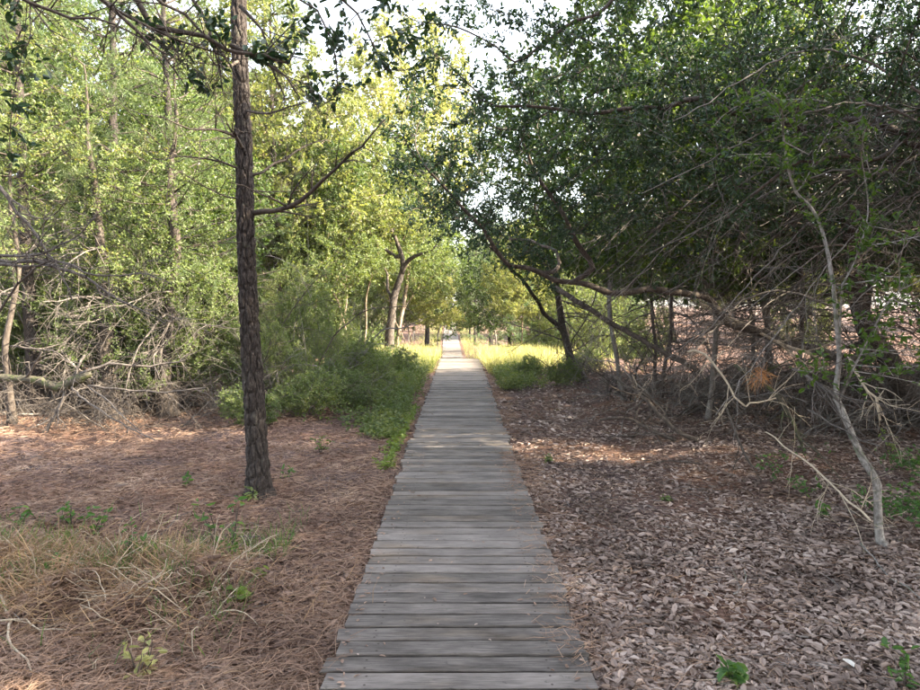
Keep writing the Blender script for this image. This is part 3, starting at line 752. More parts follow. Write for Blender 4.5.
    spots = [(6.6, 7.4), (6.2, 8.9), (3.4, 10.4), (5.9, 11.0), (7.9, 11.6), (6.5, 12.9), (9.2, 9.0), (8.8, 12.0), (5.3, 14.0), (7.2, 14.0), (9.8, 13.0), (3.6, 14.8), (10.6, 10.4), (8.0, 6.4), (9.0, 7.4), (5.6, 8.6), (3.0, 11.4), (4.2, 10.6), (6.4, 8.0), (5.6, 9.8), (2.9, 13.0), (6.8, 10.4), (4.8, 12.6), (7.6, 7.4), (7.2, 8.8), (3.8, 12.2), (8.4, 10), (6.0, 12), (2.4, 15.2)]
    for k, (x, y) in enumerate(spots):
        s = rng.uniform(.8, 1.3)
        if k < 3: o = brush[k]; o.location = (x, y, float(gz(x, y))); o.rotation_euler.z = rng.uniform(0, TAU); o.scale = (s, s, s)
        else: copy_thing(brush[k % 3], (x, y, float(gz(x, y))), rng.uniform(0, TAU), s)
build_right()
BRUSH = [o for o in COL.objects if o.name.startswith('bare_shrub') and o.parent is None][:3]

# ------------------------------------------------------------------ kinds of woodland tree, grown once and copied
PROTO = {}
def grow_kind(key, name, label, cat, group, h, ells, n_attr, bark, leaf, seed, stems=1, lean=.15, **kw):
    rng = np.random.default_rng(seed)
    root = tag(empty(name), label, cat, group)
    lines = []
    for s in range(stems):
        an = rng.uniform(0, TAU); q = [np.zeros(3)]
        d = np.array([math.cos(an) * lean * (1 + .8 * (stems > 1)), math.sin(an) * lean * (1 + .8 * (stems > 1)), 1.0])
        for k in range(5):
            d = nrm(d + rng.normal(0, lean, 3) * np.array([1, 1, .3])); q.append(q[-1] + d * h / 5)
        lines.append((None if s == 0 else 0, 0, q))
    P, par, rm = guide_init(lines, .22)
    A = in_ellipsoids(ells, n_attr, rng)
    P, par = colonize(P, par, A, D=kw.pop('D', .24), di=kw.pop('di', 2.0), dk=kw.pop('dk', .4), rng=rng, jit=kw.pop('jit', .3))
    wood_and_crown(root, P, par, rng, bark, leaf, **kw)
    PROTO[key] = [root, False]
    return root

def place(key, x, y, rz, s, label=None, group=None, dz=-.05):
    root, used = PROTO[key]
    loc = (x, y, float(gz(x, y)) + dz)
    if used: return copy_thing(root, loc, rz, s, label, group)
    PROTO[key][1] = True
    root.location = loc; root.rotation_euler = (0, 0, rz); root.scale = (s, s, s)
    if label: root['label'] = label
    if group: root['group'] = group
    return root

def pine_kind(key, label, group, h, z0, reach, seed, needle, nl, nw, bark='pine_bark', tufts=8, per=26, dz=.34):
    rng = np.random.default_rng(seed); root = tag(empty('pine_tree'), label, 'tree', group)
    Q = resample([np.zeros(3), np.array([.05, .05, h * .4]), np.array([0, .1, h * .75]), np.array([.05, .1, h])], .2)
    a = Acc(); tube(a, Q, np.linspace(.13, .015, len(Q)), 12, 0, .06, rng); a.build('trunk', MAT[bark], root, True)
    c = Acc()
    for zz in np.arange(z0, h, dz):
        f = (zz - z0) / (h - z0)
        for _ in range(4):
            an = rng.uniform(0, TAU); p = np.array([np.interp(zz, Q[:, 2], Q[:, 0]), np.interp(zz, Q[:, 2], Q[:, 1]), zz])
            pine_bough(c, p, np.array([math.cos(an), math.sin(an), .12 + .5 * f]), reach * (1 - .7 * f) * rng.uniform(.6, 1.1), .02, rng, nl, nw, tufts, per)
    tag(c.build('crown', [MAT['dark_bark'], MAT[needle]], root), kind='stuff')
    PROTO[key] = [root, False]

def build_left():
    # sunlit woodland oaks
    W = dict(fine=False, twigs=4, per=8, L=.085, W=.05, tw=.24, dk=.3)
    grow_kind('oakA', 'oak_tree', '', 'tree', '', 5.5, [(0, 0, 4.6, 2.2, 2.2, 1.5), (.6, .3, 6.4, 1.6, 1.6, 1.4), (-.8, -.4, 3.2, 1.8, 1.8, .8)], 1900, MAT['tan_bark'], MAT['yellow_leaf'], 31, rmax=.13, **W)
    grow_kind('oakB', 'oak_tree', '', 'tree', '', 5.0, [(.4, 0, 4.4, 2.0, 2.0, 1.6), (-.6, .5, 6.0, 1.7, 1.5, 1.5), (.7, -.6, 2.6, 1.5, 1.5, .8)], 1900, MAT['grey_bark'], MAT['oak_leaf'], 32, rmax=.12, **W)
    grow_kind('oakC', 'oak_tree', '', 'tree', '', 3.4, [(0, 0, 4.1, 2.3, 2.1, 1.1), (.9, .2, 5.2, 1.4, 1.4, .9), (-1.1, 0, 3.3, 1.4, 1.3, .7)], 1300, MAT['tan_bark'], MAT['myrtle_leaf'], 33, stems=3, lean=.3, rmax=.12, **W)
    pine_kind('pineA', '', '', 9.5, 2.4, 2.4, 41, 'pine_needle', .16, .0055)
    pine_kind('pineB', '', '', 8.5, .8, 2.2, 42, 'pale_pine_needle', .17, .011, tufts=9, per=20)
    M = dict(fine=False, twigs=4, per=8, L=.055, W=.024, tw=.16, leaf_r=.009)
    for k, sd in (('myrA', 51), ('myrB', 52)):
        grow_kind(k, 'myrtle_shrub', '', 'shrub', '', 2.0, [(0, 0, 1.7, 1.2, 1.2, .9), (.4, .3, 2.6, .9, .9, .7), (-.4, -.2, .9, 1.0, 1.0, .5)], 1300, MAT['grey_bark'], MAT['myrtle_leaf'], sd, stems=6, lean=.28, D=.14, dk=.2, rmax=.03, limb_r=.012, **M)
    grow_kind('bush', 'myrtle_shrub', '', 'shrub', '', .9, [(0, 0, .6, .9, .9, .5), (.3, .2, .95, .6, .6, .4)], 800, MAT['grey_bark'], MAT['myrtle_leaf'], 53, stems=6, lean=.35, D=.1, dk=.15, rmax=.02, limb_r=.012, fine=False, twigs=3, per=6, L=.065, W=.032, tw=.17, leaf_r=.008)
    rng = np.random.default_rng(60)
    U = lambda: rng.uniform(0, TAU)
    b = [-2.05, 20.0, float(gz(-2.05, 20.0))]
    right_tree('oak_tree', 'dark forked oak standing in the sunny grass beside the walk', b, [
        (None, 0, [b, at(389, 335, 20), at(393, 310, 20), at(398, 282, 20), at(402, 264, 20), at(398, 245, 20), at(388, 222, 20)], (.16, .05)),
        (0, .62, [at(401, 268, 20), at(412, 258, 19.8), at(424, 254, 19.6), at(436, 246, 19.4)], (.07, .03)),
        (0, .75, [at(402, 262, 20), at(386, 248, 20.2), at(374, 240, 20.4), at(350, 236, 20.6)], (.06, .02)),
        (0, .35, [at(394, 300, 20), at(387, 290, 20.2), at(388, 275, 20.4), at(380, 262, 20.6)], (.05, .02))],
        [(-2.2, 20, 4.6, 1.5, 1.4, .8), (-.9, 19.6, 4.2, .9, 1.0, .6), (-.45, 19.4, 3.4, .9, .9, .55), (-3.4, 20.6, 4.3, 1.1, 1.1, .7), (-2.0, 20.2, 5.8, 1.5, 1.4, .8)], 1300, rng, MAT['dark_bark'], MAT['myrtle_leaf'], leaf_zmin=2.4, twigs=4, per=7, L=.07, W=.04, fine=False, rmax=.16)
    # crooked oaks lit by the sun where the walk leaves the shade
    for x, y, rz, s in [(-3.4, 22.4, 2.2, 1.05), (-1.9, 24.5, 4.0, .95), (-4.8, 20.4, 5.2, 1.1), (-3.41, 18.0, 1.2, .75)]:
        place('oakC', x, y, rz, s, {-3.4: 'crooked many-stemmed oak just beyond the dark forked oak', -1.9: 'crooked many-stemmed oak leaning over the boards where the walk dips', -4.8: 'crooked many-stemmed oak deep in the grass away from the boards', -3.41: 'small crooked oak among the bushes before the dark forked oak'}[x], 'crooked oaks beside the walk')
    # wall of yellow-green woodland behind the pine
    for k in range(19):
        y = rng.uniform(14, 36); x = -rng.uniform(.23 * y, .78 * y) - .5
        place('oakA', x, y, U(), rng.uniform(.85, 1.4), 'sunlit yellow-green oak in the woodland behind the furrowed pine', 'yellow-green oaks in the woodland')
    for k in range(9):
        y = rng.uniform(13, 30); x = -rng.uniform(.2 * y, .75 * y) - .5
        place('oakB', x, y, U(), rng.uniform(.8, 1.3), 'green oak with grey trunk in the woodland behind the furrowed pine', 'green oaks in the woodland')
    for x, y, s, lab in [(-6.4, 12.4, 1.0, 'pine with soft grey-green needles close behind the shaggy trunks'), (-3.1, 30, 1.2, 'pine with soft needles rising far behind the crooked oaks'), (-10.5, 17, 1.25, 'tall pine with soft needles deep in the yellow-green woodland'),
                         (-4.9, 18, 1.1, 'pine with soft needles between the myrtle shrubs and the crooked oaks'), (-1.9, 38, 1.2, 'pine standing beside the lowest stretch of the dipping walk')]:
        place('pineA', x, y, U(), s, lab, 'pines among the oaks')
    # myrtle shrubs at the edge of the clearing
    for x, y, s in [(-2.9, 10.8, .45), (-3.6, 11.6, .55), (-2.6, 12.4, .42), (-4.6, 11.0, .95), (-5.6, 11.8, 1.05), (-5.2, 10.2, .8), (-6.4, 10.4, .85), (-7.4, 10.6, .9), (-3.9, 10.4, .7), (-6.7, 11.2, 1.0), (-7.6, 12.3, 1.1), (-8.6, 11.6, 1.1), (-3.4, 13.4, .7), (-5.0, 13.2, .9), (-6.6, 13.8, 1.0), (-2.7, 14.8, .55), (-9.6, 13.2, 1.2), (-4.1, 15.2, .8), (-10.8, 12.4, 1.2)]:
        place('myrA' if rng.random() < .5 else 'myrB', x, y, U(), s, 'leafy wax myrtle shrub at the edge of the straw clearing', 'myrtle shrubs round the clearing')
    for x, y, s in [(-1.75, 10.8, .5), (-2.2, 11.8, .65), (-1.6, 12.8, .6), (-2.1, 14.0, .75), (-1.5, 15.2, .6), (-2.4, 15.8, .8), (-1.9, 16.6, .6), (-2.3, 9.8, .6), (-2.9, 9.2, .5)]:
        place('bush', x, y, U(), s, 'low green myrtle bush crowding the edge of the boardwalk', 'low bushes on the pine side of the walk')
    for x, y, s, lab in [(1.6, 15.4, .45, 'small low bush closest to the board ends at the thicket end'), (2.2, 14.0, .5, 'low bush at the foot of the crooked thin oak'), (3.2, 17.2, .6, 'low sunny bush behind the crooked thin oak')]:
        place('bush', x, y, U(), s, lab, 'low bushes on the thicket side of the walk')
    # far end of the tunnel
    for x, y, s in [(3.2, 27, .8), (4.4, 31, .9), (2.6, 35, .85), (4.6, 37, 1.0), (6.5, 30, 1.0), (7.5, 36, 1.1), (1.9, 42, .8)]:
        place('pineB', x, y, U(), s, 'pale blue-green young pine where the walk dips in the sun', 'pale pines past the thicket')
    for k in range(12):
        y = 44 + k * 3.4; x = float(path_x(y)) + 1.4 + rng.uniform(0, 1.4)
        place('pineA', x, y, U(), rng.uniform(.75, 1.0), 'dark straight pine in the row lining the distant walk', 'pines lining the distant walk')
    for k in range(8):
        y = 46 + k * 5; x = float(path_x(y)) - 2.3 - rng.uniform(0, 1)
        place('oakB', x, y, U(), rng.uniform(.8, 1.0), 'dark green oak crowding the distant walk', 'oaks lining the distant walk')
    place('oakA', 2.2, 24.5, 1.0, .72, 'golden sunlit oak arching over the walk past the shade', 'golden oaks over the walk')
    place('oakA', -1.7, 27.0, 3.0, .75, 'golden sunlit oak arching over the walk past the shade', 'golden oaks over the walk')
    place('oakA', -2.4, 24.0, .7, 1.68, 'tall yellow-green oak rising behind the crooked oaks')
    place('oakB', 2.9, 11.6, 2.7, 1.1, 'tall dark oak at the mouth of the thicket beside the boardwalk')
    place('oakB', 3.6, 9.6, 4.4, .95, 'dark oak crowded behind the long arching limb')
    place('oakB', -.9, 31, 1.9, 1.0, 'shaded oak hanging over the dip in the walk')
    place('oakB', 1.9, 33, 3.9, 1.0, 'shaded oak standing in the dip beside the pale pines')
    place('pineA', -4.5, 10.5, 1.1, .85, 'young pine with soft needle sprays behind the furrowed pine')
    place('pineA', -6.3, 9.8, 3.1, .85, 'young pine with soft needle sprays behind the dead grey tree')
    # open sunny side beyond the thicket
    for x, y, s in [(15, 10, 1.0), (17, 12, 1.1), (19, 9, 1.1), (19, 27, 1.2), (15, 30, 1.1), (11, 29, 1.0)]:
        place('oakA', x, y, U(), s, 'sunlit oak glimpsed in the open beyond the dark thicket', 'oaks beyond the thicket')
    for k in range(26):
        y = rng.uniform(21, 36); x = -rng.uniform(3.2, 4.5 + .35 * (y - 20))
        place('bush' if k % 3 else 'myrB', x, y, U(), rng.uniform(.8, 1.5), 'sunlit shrub in the undergrowth behind the crooked oaks', 'undergrowth behind the crooked oaks')
    for k in range(24):
        y = rng.uniform(24, 38); x = rng.uniform(2.6, 3.5 + .5 * (y - 20))
        place('bush' if k % 3 else 'myrA', x, y, U(), rng.uniform(.8, 1.5), 'sunlit shrub in the undergrowth past the thicket', 'undergrowth past the thicket')
    # woods that close the view on every side
    for k in range(34):
        y = rng.uniform(30, 80); x = -rng.uniform(4, .8 * y)
        place('oakA' if k % 3 else 'oakB', x, y, U(), rng.uniform(1.0, 1.5), 'distant oak in the far woods beyond the crooked oaks', 'far woods past the crooked oaks')
    for k in range(30):
        y = rng.uniform(34, 80); x = rng.uniform(5, .8 * y)
        place('oakB' if k % 3 else 'oakA', x, y, U(), rng.uniform(1.0, 1.5), 'distant oak in the far woods beyond the thicket', 'far woods past the thicket')
    for k in range(26):
        y = rng.uniform(86, 120); x = rng.uniform(-60, 60)
        if abs(x - float(path_x(y))) < 3: continue
        place('oakB' if k % 2 else 'oakA', x, y, U(), rng.uniform(1.0, 1.5), 'oak in the last row of trees where the walk ends', 'last row of trees')
    for k in range(8):
        y = rng.uniform(2, 12); x = rng.uniform(15, 24)
        place('oakB', x, y, U(), rng.uniform(.8, 1.1), 'green oak behind the cedars of the thicket', 'oaks behind the thicket')
    for x, y, s in [(8.5, 16.5, .8), (12.8, 14.4, .9), (4.6, 16.2, .6), (14.5, 12.0, .9), (12.2, 6.4, .8)]:
        place('myrA' if x > 8 else 'myrB', x, y, U(), s, 'leafy dark shrub closing the back of the thicket', 'shrubs at the back of the thicket')
    # oaks added out of view so that their shade covers the foreground
    for x, y, s in [(7.8, 3.0, 1.4), (12, 2.2, 1.5), (6.6, -.2, 1.3), (9.2, 1.0, 1.5), (6.6, -3.2, 1.1), (9.4, -1.6, 1.2), (8, -5.5, 1.2), (-3.4, -1.6, 1.15), (2.8, -2.2, 1.15), (-1.8, -5.2, 1.2), (-6.2, .6, 1.1), (3.6, -6.4, 1.2)]:
        place('oakB', x, y, U(), s, 'unseen green oak added round the near end of the boards to shade them', 'added shade oaks beside the near boards')
build_left()

# ------------------------------------------------------------------ the rest of the clearing on the pine side
def build_clearing():
    rng = np.random.default_rng(71)
    # oak beside the viewer whose leafy boughs cross in front of the pine
    b = [-4.3, 4.0, 0]
    root = right_tree('oak_tree', 'oak with dark leafy boughs hanging in front of the furrowed pine', b, [
        (None, 0, [b, [-4.2, 4.05, 1.2], [-4.1, 4.1, 2.6], [-3.9, 4.1, 3.8], [-3.7, 4.1, 4.8]]),
        (0, .8, [[-3.9, 4.1, 3.9], at(95, -15, 4.1), at(150, 18, 4.1), at(200, 32, 4.1), at(245, 52, 4.1), at(288, 63, 4.1)], (.03, .008)),
        (1, .35, [at(120, 2, 4.1), at(165, 45, 4.2), at(195, 70, 4.2), at(215, 95, 4.2)]),
        (0, .9, [[-3.8, 4.1, 4.3], at(180, -40, 4.4), at(260, -30, 4.6), at(320, -10, 4.7), at(360, 20, 4.8), at(385, 70, 4.8)]),
        (3, .6, [at(300, -18, 4.7), at(330, 40, 4.6), at(340, 90, 4.6), at(318, 108, 4.6)]),
    ], [(-1.45, 4.15, 3.35, .5, .35, .28), (-.75, 4.65, 3.6, .5, .5, .42), (-.95, 4.6, 3.1, .25, .3, .3), (-.35, 4.8, 3.6, .35, .4, .3), (-3.1, 4.2, 3.8, .7, .6, .35), (-1.6, 4.4, 4.3, 1.2, .8, .35), (-2.9, 4.1, 2.7, .3, .4, .25)],
        420, rng, MAT['dark_bark'], MAT['oak_dark_leaf'], rmax=.09, twigs=3, per=6, L=.06, W=.03, leaf_zmin=1.0, limb_r=.02)
    bo = np.array(root.location)
    for pts in [[(60, -30, 4.0), (110, 5, 4.0), (150, 30, 4.05), (200, 44, 4.1), (232, 60, 4.1)], [(120, -30, 4.1), (165, 0, 4.1), (200, 28, 4.15), (230, 66, 4.2), (250, 110, 4.2)], [(90, -10, 4.0), (135, 30, 4.0), (160, 52, 4.0), (185, 85, 4.05)],
                [(170, -30, 4.2), (200, 10, 4.2), (215, 50, 4.2), (222, 90, 4.25)], [(-10, -20, 4.0), (50, 10, 4.0), (95, 20, 4.0), (150, 42, 4.0)], [(230, 45, 4.1), (260, 58, 4.1), (285, 75, 4.1), (300, 98, 4.1)], [(240, 6, 4.3), (262, 30, 4.3), (268, 60, 4.3)]]:
        a = Acc(); guided_branch(a, np.array([at(*p) for p in pts]) - bo, .014, .003, rng, 10, .4, -.02, 1); a.build('limb', MAT['dark_bark'], root, True)
    # dead bough thrust in from the side
    b = np.array([-3.9, 5.3, 0.]); b[2] = float(gz(b[0], b[1])) - .05
    root = tag(empty('dead_tree', tuple(b)), 'dead grey tree whose bare splayed boughs reach over the straw clearing', 'tree')
    a = Acc(); Q = resample([np.zeros(3), np.array([.05, 0, 1.2]), np.array([0, 0, 2.4])], .15); tube(a, Q, np.linspace(.07, .03, len(Q)), 10, 0, .06, rng); a.build('trunk', MAT['dead_wood'], root, True)
    def L(*p): return np.array([at(*q) for q in p]) - b
    for pts, r0, r1, n in [
        ([(-30, 260, 5.3), (20, 262, 5.2), (45, 265, 5.1), (85, 278, 5.0), (120, 300, 4.9), (165, 324, 4.8)], .02, .004, 12),
        ([(-30, 150, 5.3), (8, 198, 5.2), (35, 235, 5.1), (55, 262, 5.0), (72, 300, 4.9)], .018, .005, 12),
        ([(-30, 262, 5.3), (25, 266, 5.1), (60, 262, 5.0), (95, 275, 4.8), (148, 273, 4.7), (172, 284, 4.6)], .014, .003, 12),
        ([(-30, 255, 5.3), (30, 255, 5.1), (60, 245, 5.0), (80, 235, 5.0), (97, 212, 5.0)], .014, .004, 10),
        ([(-30, 340, 5.3), (0, 310, 5.2), (18, 285, 5.1), (35, 268, 5.0)], .012, .008, 4)]:
        q = Acc(); guided_branch(q, L(*pts), r0, r1, rng, n, .5, 0, 1); q.build('limb', MAT['dead_wood'], root, True)
    for k, (x, y) in enumerate([(-3.6, 10.9), (-4.9, 10.6), (-6.0, 10.0), (-7.0, 10.2), (-3.0, 12.0), (-5.6, 12.2), (-7.8, 11.4), (-4.2, 12.4), (-2.5, 13.6)]):
        copy_thing(BRUSH[k % 3], (x, y, float(gz(x, y))), rng.uniform(0, TAU), (1.1, 1.1, rng.uniform(1.4, 1.9)), 'tall leafless stems tangled among the myrtle shrubs', 'leafless stems among the myrtles')
    # two thick shaggy trunks and a thin one at the back of the clearing
    def trunk_tree(px, Y, w, h, dx, label, ells, n, dead):
        p = at(px, 420, Y); x, y = p[0], p[1]; z = float(gz(x, y))
        right_tree('cedar_tree', label, [x, y, z], [(None, 0, [[x, y, z], [x - .03, y, z + .8], [x + .04 + dx * .3, y + .05, z + 1.8], [x + dx * .6, y + .1, z + h * .6], [x + dx, y + .1, z + h]], (w, .012))],
                   [(x + a, y + b_, c, d, e, f) for a, b_, c, d, e, f in ells], n, rng, MAT['dark_bark'], MAT['myrtle_leaf'], dead=dead, dead_dir=(0, -.7, .05), dead_z=(.4, 2.6), dead_len=(.7, 1.8),
                   leaf_zmin=1.3, twigs=3, per=7, L=.055, W=.024, rmax=w, fine=False)
    trunk_tree(112, 9.8, .13, 5.2, -.3, 'shaggy thick trunk behind the mossy fallen log', [(-.2, 0, 3.6, 1.4, 1.3, 1.0), (.1, -.2, 2.3, 1.2, .9, .5), (-.4, 0, 5.2, 1.0, 1.0, .8)], 700, 9)
    trunk_tree(168, 10.0, .12, 5.4, .2, 'shaggy thick trunk wrapped in brush past the log end', [(.2, 0, 3.4, 1.4, 1.3, .9), (0, -.2, 2.2, 1.2, .9, .5), (.4, 0, 5.0, 1.0, 1.0, .8)], 700, 9)
    trunk_tree(12, 9.0, .05, 4.6, .1, 'thin straight trunk standing over the mossy fallen log', [(.1, 0, 4.0, 1.0, 1.0, .8), (-.2, -.1, 2.6, .8, .7, .5)], 350, 5)
    # mossy fallen log propped on its broken limbs
    P0 = at(74, 385, 8.6); r = tag(empty('fallen_log', (P0[0], P0[1], float(gz(P0[0], P0[1])))), 'mossy fallen log propped up on its broken limbs', 'log')
    o0 = np.array(r.location)
    a = Acc(); Q = resample(np.array([at(-60, 372, 8.9), at(5, 378, 8.8), at(35, 380, 8.7), at(58, 387, 8.6), at(72, 382, 8.55), at(90, 374, 8.5)]) - o0, .05)
    R = np.interp(np.linspace(0, 1, len(Q)), [0, .5, .8, .93, 1], [.045, .05, .06, .07, .03]); tube(a, Q, R, 14, 0, .08, rng); a.build('stem', MAT['mossy_wood'], r, True)
    for pts, r0, r1 in [([(66, 388, 8.6), (58, 408, 8.5), (47, 432, 8.4)], .022, .016), ([(26, 378, 8.7), (35, 365, 8.6), (42, 352, 8.5)], .018, .01), ([(70, 385, 8.55), (85, 400, 8.3), (115, 420, 8.0), (155, 440, 7.7)], .016, .006),
                        ([(90, 388, 8.4), (110, 402, 8.1), (128, 420, 7.8), (142, 432, 7.6)], .012, .005), ([(80, 374, 8.5), (110, 364, 8.6), (150, 366, 8.7), (185, 360, 8.8)], .02, .008), ([(88, 386, 8.5), (130, 390, 8.5), (165, 392, 8.4), (205, 388, 8.4)], .016, .008),
                        ([(85, 355, 8.7), (78, 368, 8.6), (74, 382, 8.6)], .016, .02)]:
        q = Acc(); guided_branch(q, np.array([at(*p) for p in pts]) - o0, r0, r1, rng, 6, .5, -.02, 1); q.build('broken_limb', MAT['dead_wood'], r, True)
    # leafless brush round the trunks
    r0 = empty('bare_shrub'); tag(r0, 'leafless pale brush heaped round the shaggy trunks', 'shrub', 'leafless brush in the clearing')
    for s in range(8):
        a = Acc(); an = rng.uniform(0, TAU)
        branchy(a, np.array([.15 * math.cos(an), .15 * math.sin(an), -.02]), np.array([math.cos(an), math.sin(an), rng.uniform(.2, .9)]), rng.uniform(.8, 1.7), rng.uniform(.005, .012), rng, .15, -.04, 9, 2); a.build('stem', MAT['dead_wood' if s % 2 else 'dark_bark'], r0, True)
    sp = [(-4.6, 9.0), (-5.3, 9.3), (-4.1, 9.4), (-6.0, 9.0), (-3.4, 10.0), (-5.0, 10.2), (-6.8, 9.8), (-2.6, 10.2), (-7.6, 10.4), (-3.9, 10.6)]
    for k, (x, y) in enumerate(sp):
        if k == 0: r0.location = (x, y, float(gz(x, y)))
        else: copy_thing(r0, (x, y, float(gz(x, y))), rng.uniform(0, TAU), rng.uniform(.7, 1.2))
build_clearing()

# ------------------------------------------------------------------ litter, straw, grass and weeds
def build_floor():
    rng = np.random.default_rng(81)
    def scatter(n, x0, x1, y0, y1, power=1.6):
        u = rng.random(n); k = 1 - power
        y = (y0 ** k + u * (y1 ** k - y0 ** k)) ** (1 / k)
        # keep to what opens up with distance
        x = rng.uniform(0, 1, n) * (np.minimum(x1, .78 * y + .4) - x0) + x0
        return x, y
    def litter(x, y, L, W, lift, mat, name, label, cat):
        z = gz(x, y) + rng.uniform(.002, lift, len(x)); a = rng.uniform(0, TAU, len(x))
        d = np.stack([np.cos(a), np.sin(a), rng.normal(0, .22, len(x))], -1)
        n = np.stack([rng.normal(0, .35, len(x)), rng.normal(0, .35, len(x)), np.ones(len(x))], -1)
        acc = Acc(); sc = np.clip(rng.lognormal(-.15, .5, len(x)), .25, 1.7) * np.clip(y / 7, 1, 1.5); k = np.sin(2.1 * x + 1.3 * y) * np.sin(1.7 * y - x) + rng.normal(0, .5, len(x)) > -.75; x, y, z, d, n, sc = x[k], y[k], z[k], d[k], n[k], sc[k]
        leaf_faces(acc, np.stack([x, y, z], -1), d, L * sc, W * sc, rng, 0, 0, True, .18, n)
        return tag(acc.build(name, mat), label, cat, kind='stuff')
    x, y = scatter(70000, .63, 9, 2.2, 15); litter(x, y, .042, .018, .026, MAT['litter_leaf'], 'leaf_litter', 'pale mauve brown dry leaves covering the ground on the thicket side', 'leaves')
    x, y = scatter(36000, .63, 8, 2.2, 14); x = -x; litter(x, y, .04, .017, .028, MAT['brown_leaf'], 'leaf_litter', 'brown dry leaves strewn over the ground round the pine', 'leaves')
    def straw(x, y, L, lift, label, wmm=.0026, zf=None, tilt=.15, mat='straw', bend=.08):
        z = (gz(x, y) if zf is None else zf) + rng.uniform(.004, lift, len(x)); a = rng.uniform(0, TAU, len(x))
        d = np.stack([np.cos(a), np.sin(a), rng.normal(0, tilt, len(x))], -1); acc = Acc()
        needles(acc, np.stack([x, y, z], -1), d, L * rng.uniform(.6, 1.2, len(x)), wmm * np.clip(y / 5, 1, 2.2), rng, 0, bend)
        return tag(acc.build('pine_straw', MAT[mat]), label, 'pine straw', kind='stuff')
    x, y = scatter(50000, .6, 9, 2.2, 13); straw(-x, y, .15, .045, 'orange brown pine straw lying over the clearing round the pine')
    x, y = scatter(9000, .63, 8, 2.2, 12); straw(x, y, .13, .03, 'scattered rusty pine straw among the pale leaves on the thicket side')
    n = 700; x, y = scatter(n, .7, 7, 2.3, 11); x = x * rng.choice([-1, 1], n); an = rng.uniform(0, TAU, n); ln = rng.uniform(.06, .28, n); A = np.stack([x, y, gz(x, y) + .02], -1); acc = Acc()
    sticks(acc, A, A + np.stack([np.cos(an) * ln, np.sin(an) * ln, rng.uniform(0, .03, n)], -1), rng.uniform(.0015, .004, n)); tag(acc.build('twig_litter', MAT['grey_twig']), 'small broken twigs strewn over the forest floor', 'twigs', kind='stuff')
    # straw drifted over the board ends
    y = rng.uniform(2.3, 7.5, 2600); x = .62 + rng.normal(.06, .12, 2600); y = np.concatenate([y, rng.uniform(8.5, 18, 1500)]); x = np.concatenate([x, .68 + rng.normal(.05, .09, 1500)])
    keep = rng.random(len(y)) < .35 + .65 * (np.sin(y * 2.1) > 0)
    straw(x[keep], y[keep], .13, .01, 'rusty pine straw drifted over the board ends on the thicket side', zf=np.where(np.abs(x[keep]) < .62, DECK, .02) * np.ones(keep.sum()), tilt=.05)
    y = rng.uniform(2.3, 19, 1500); x = -.66 - np.abs(rng.normal(0, .1, 1500)); straw(x, y, .12, .02, 'thin line of pine straw along the board ends on the pine side', zf=.02 * np.ones(1500), tilt=.08)
    # heap of straw and brush
    n = 4200; x = -2.4 + rng.normal(0, .55, n); y = 3.85 + rng.normal(0, .33, n)
    straw(x, y, .24, .09, 'tangled heap of tawny pine straw on the ground near the pine', .0036, tilt=.7, bend=.2, mat='sun_tinted_straw')
    n = 230; x = rng.uniform(-3.3, -1.3, n); y = 3.85 + rng.normal(0, .32, n); base = np.stack([x, y, gz(x, y)], -1); acc = Acc()
    for q in range(n):
        an = rng.uniform(0, TAU); d = np.array([math.cos(an), math.sin(an), rng.uniform(.1, 1.1)]); branchy(acc, base[q], d, rng.uniform(.12, .42), rng.uniform(.0022, .006), rng, .22, -.12, 2, 1, 0, .06)
    tag(acc.build('brush', MAT['pale_sun_tinted_wood'], None, True), 'snarl of tawny dry stems on the straw heap near the pine', 'brush', kind='stuff')
    n = 4500; x = rng.uniform(-3.7, -1.2, n); y = 4.15 + rng.normal(0, .4, n); k = np.sin(4 * x + y) * np.sin(5 * y) > -.1; x = x[k]; y = y[k]; acc = Acc()
    needles(acc, np.stack([x, y, gz(x, y)], -1), np.stack([rng.normal(0, .6, len(x)), rng.normal(0, .6, len(x)), np.ones(len(x))], -1), .15 * rng.uniform(.5, 1.3, len(x)), .004, rng, 0, .2)
    tag(acc.build('grass', MAT['weed_leaf']), 'thin green grass sprouting through the straw heap', 'grass', kind='stuff')
    # green ground cover, nobody could count it
    def cover(x, y, h, L, W, mat, name, label, per=5):
        N = len(x); base = np.stack([x, y, gz(x, y)], -1); acc = Acc()
        top = base + np.stack([rng.normal(0, .35, N) * h, rng.normal(0, .35, N) * h, h * rng.uniform(.4, 1.1, N)], -1)
        sticks(acc, base, top, .002)
        for k in range(per):
            f = rng.uniform(.35, 1, (N, 1)); d = rng.normal(0, 1, (N, 3)) * np.array([1, 1, .5])
            leaf_faces(acc, base + (top - base) * f, d, L * rng.uniform(.6, 1.3, N), W * rng.uniform(.7, 1.2, N), rng, .7, 1, False)
        return tag(acc.build(name, [MAT['dark_bark'], MAT[mat]]), label, 'plants', kind='stuff')
    n = 3800; y = rng.uniform(8.4, 19, n); x = -.8 - np.abs(rng.normal(0, .8, n)) * smooth(7, 12, y) - .03
    cover(x, y, .3 * np.clip((y - 7) / 5, .25, 1.2), .06, .03, 'creeper_leaf', 'ground_cover', 'low green creepers spreading from the bushes to the boardwalk edge')
    n = 260; y = rng.uniform(6.8, 11, n); x = -.72 - np.abs(rng.normal(0, .09, n)); cover(x, y, .08, .05, .03, 'bright_leaf', 'ground_cover', 'small bright green plants in a line along the board ends')
    n = 1500; y = rng.uniform(13, 19, n); x = .85 + np.abs(rng.normal(0, .5, n)); cover(x, y, .28, .06, .03, 'creeper_leaf', 'ground_cover', 'low green plants beside the walk at the thicket end')
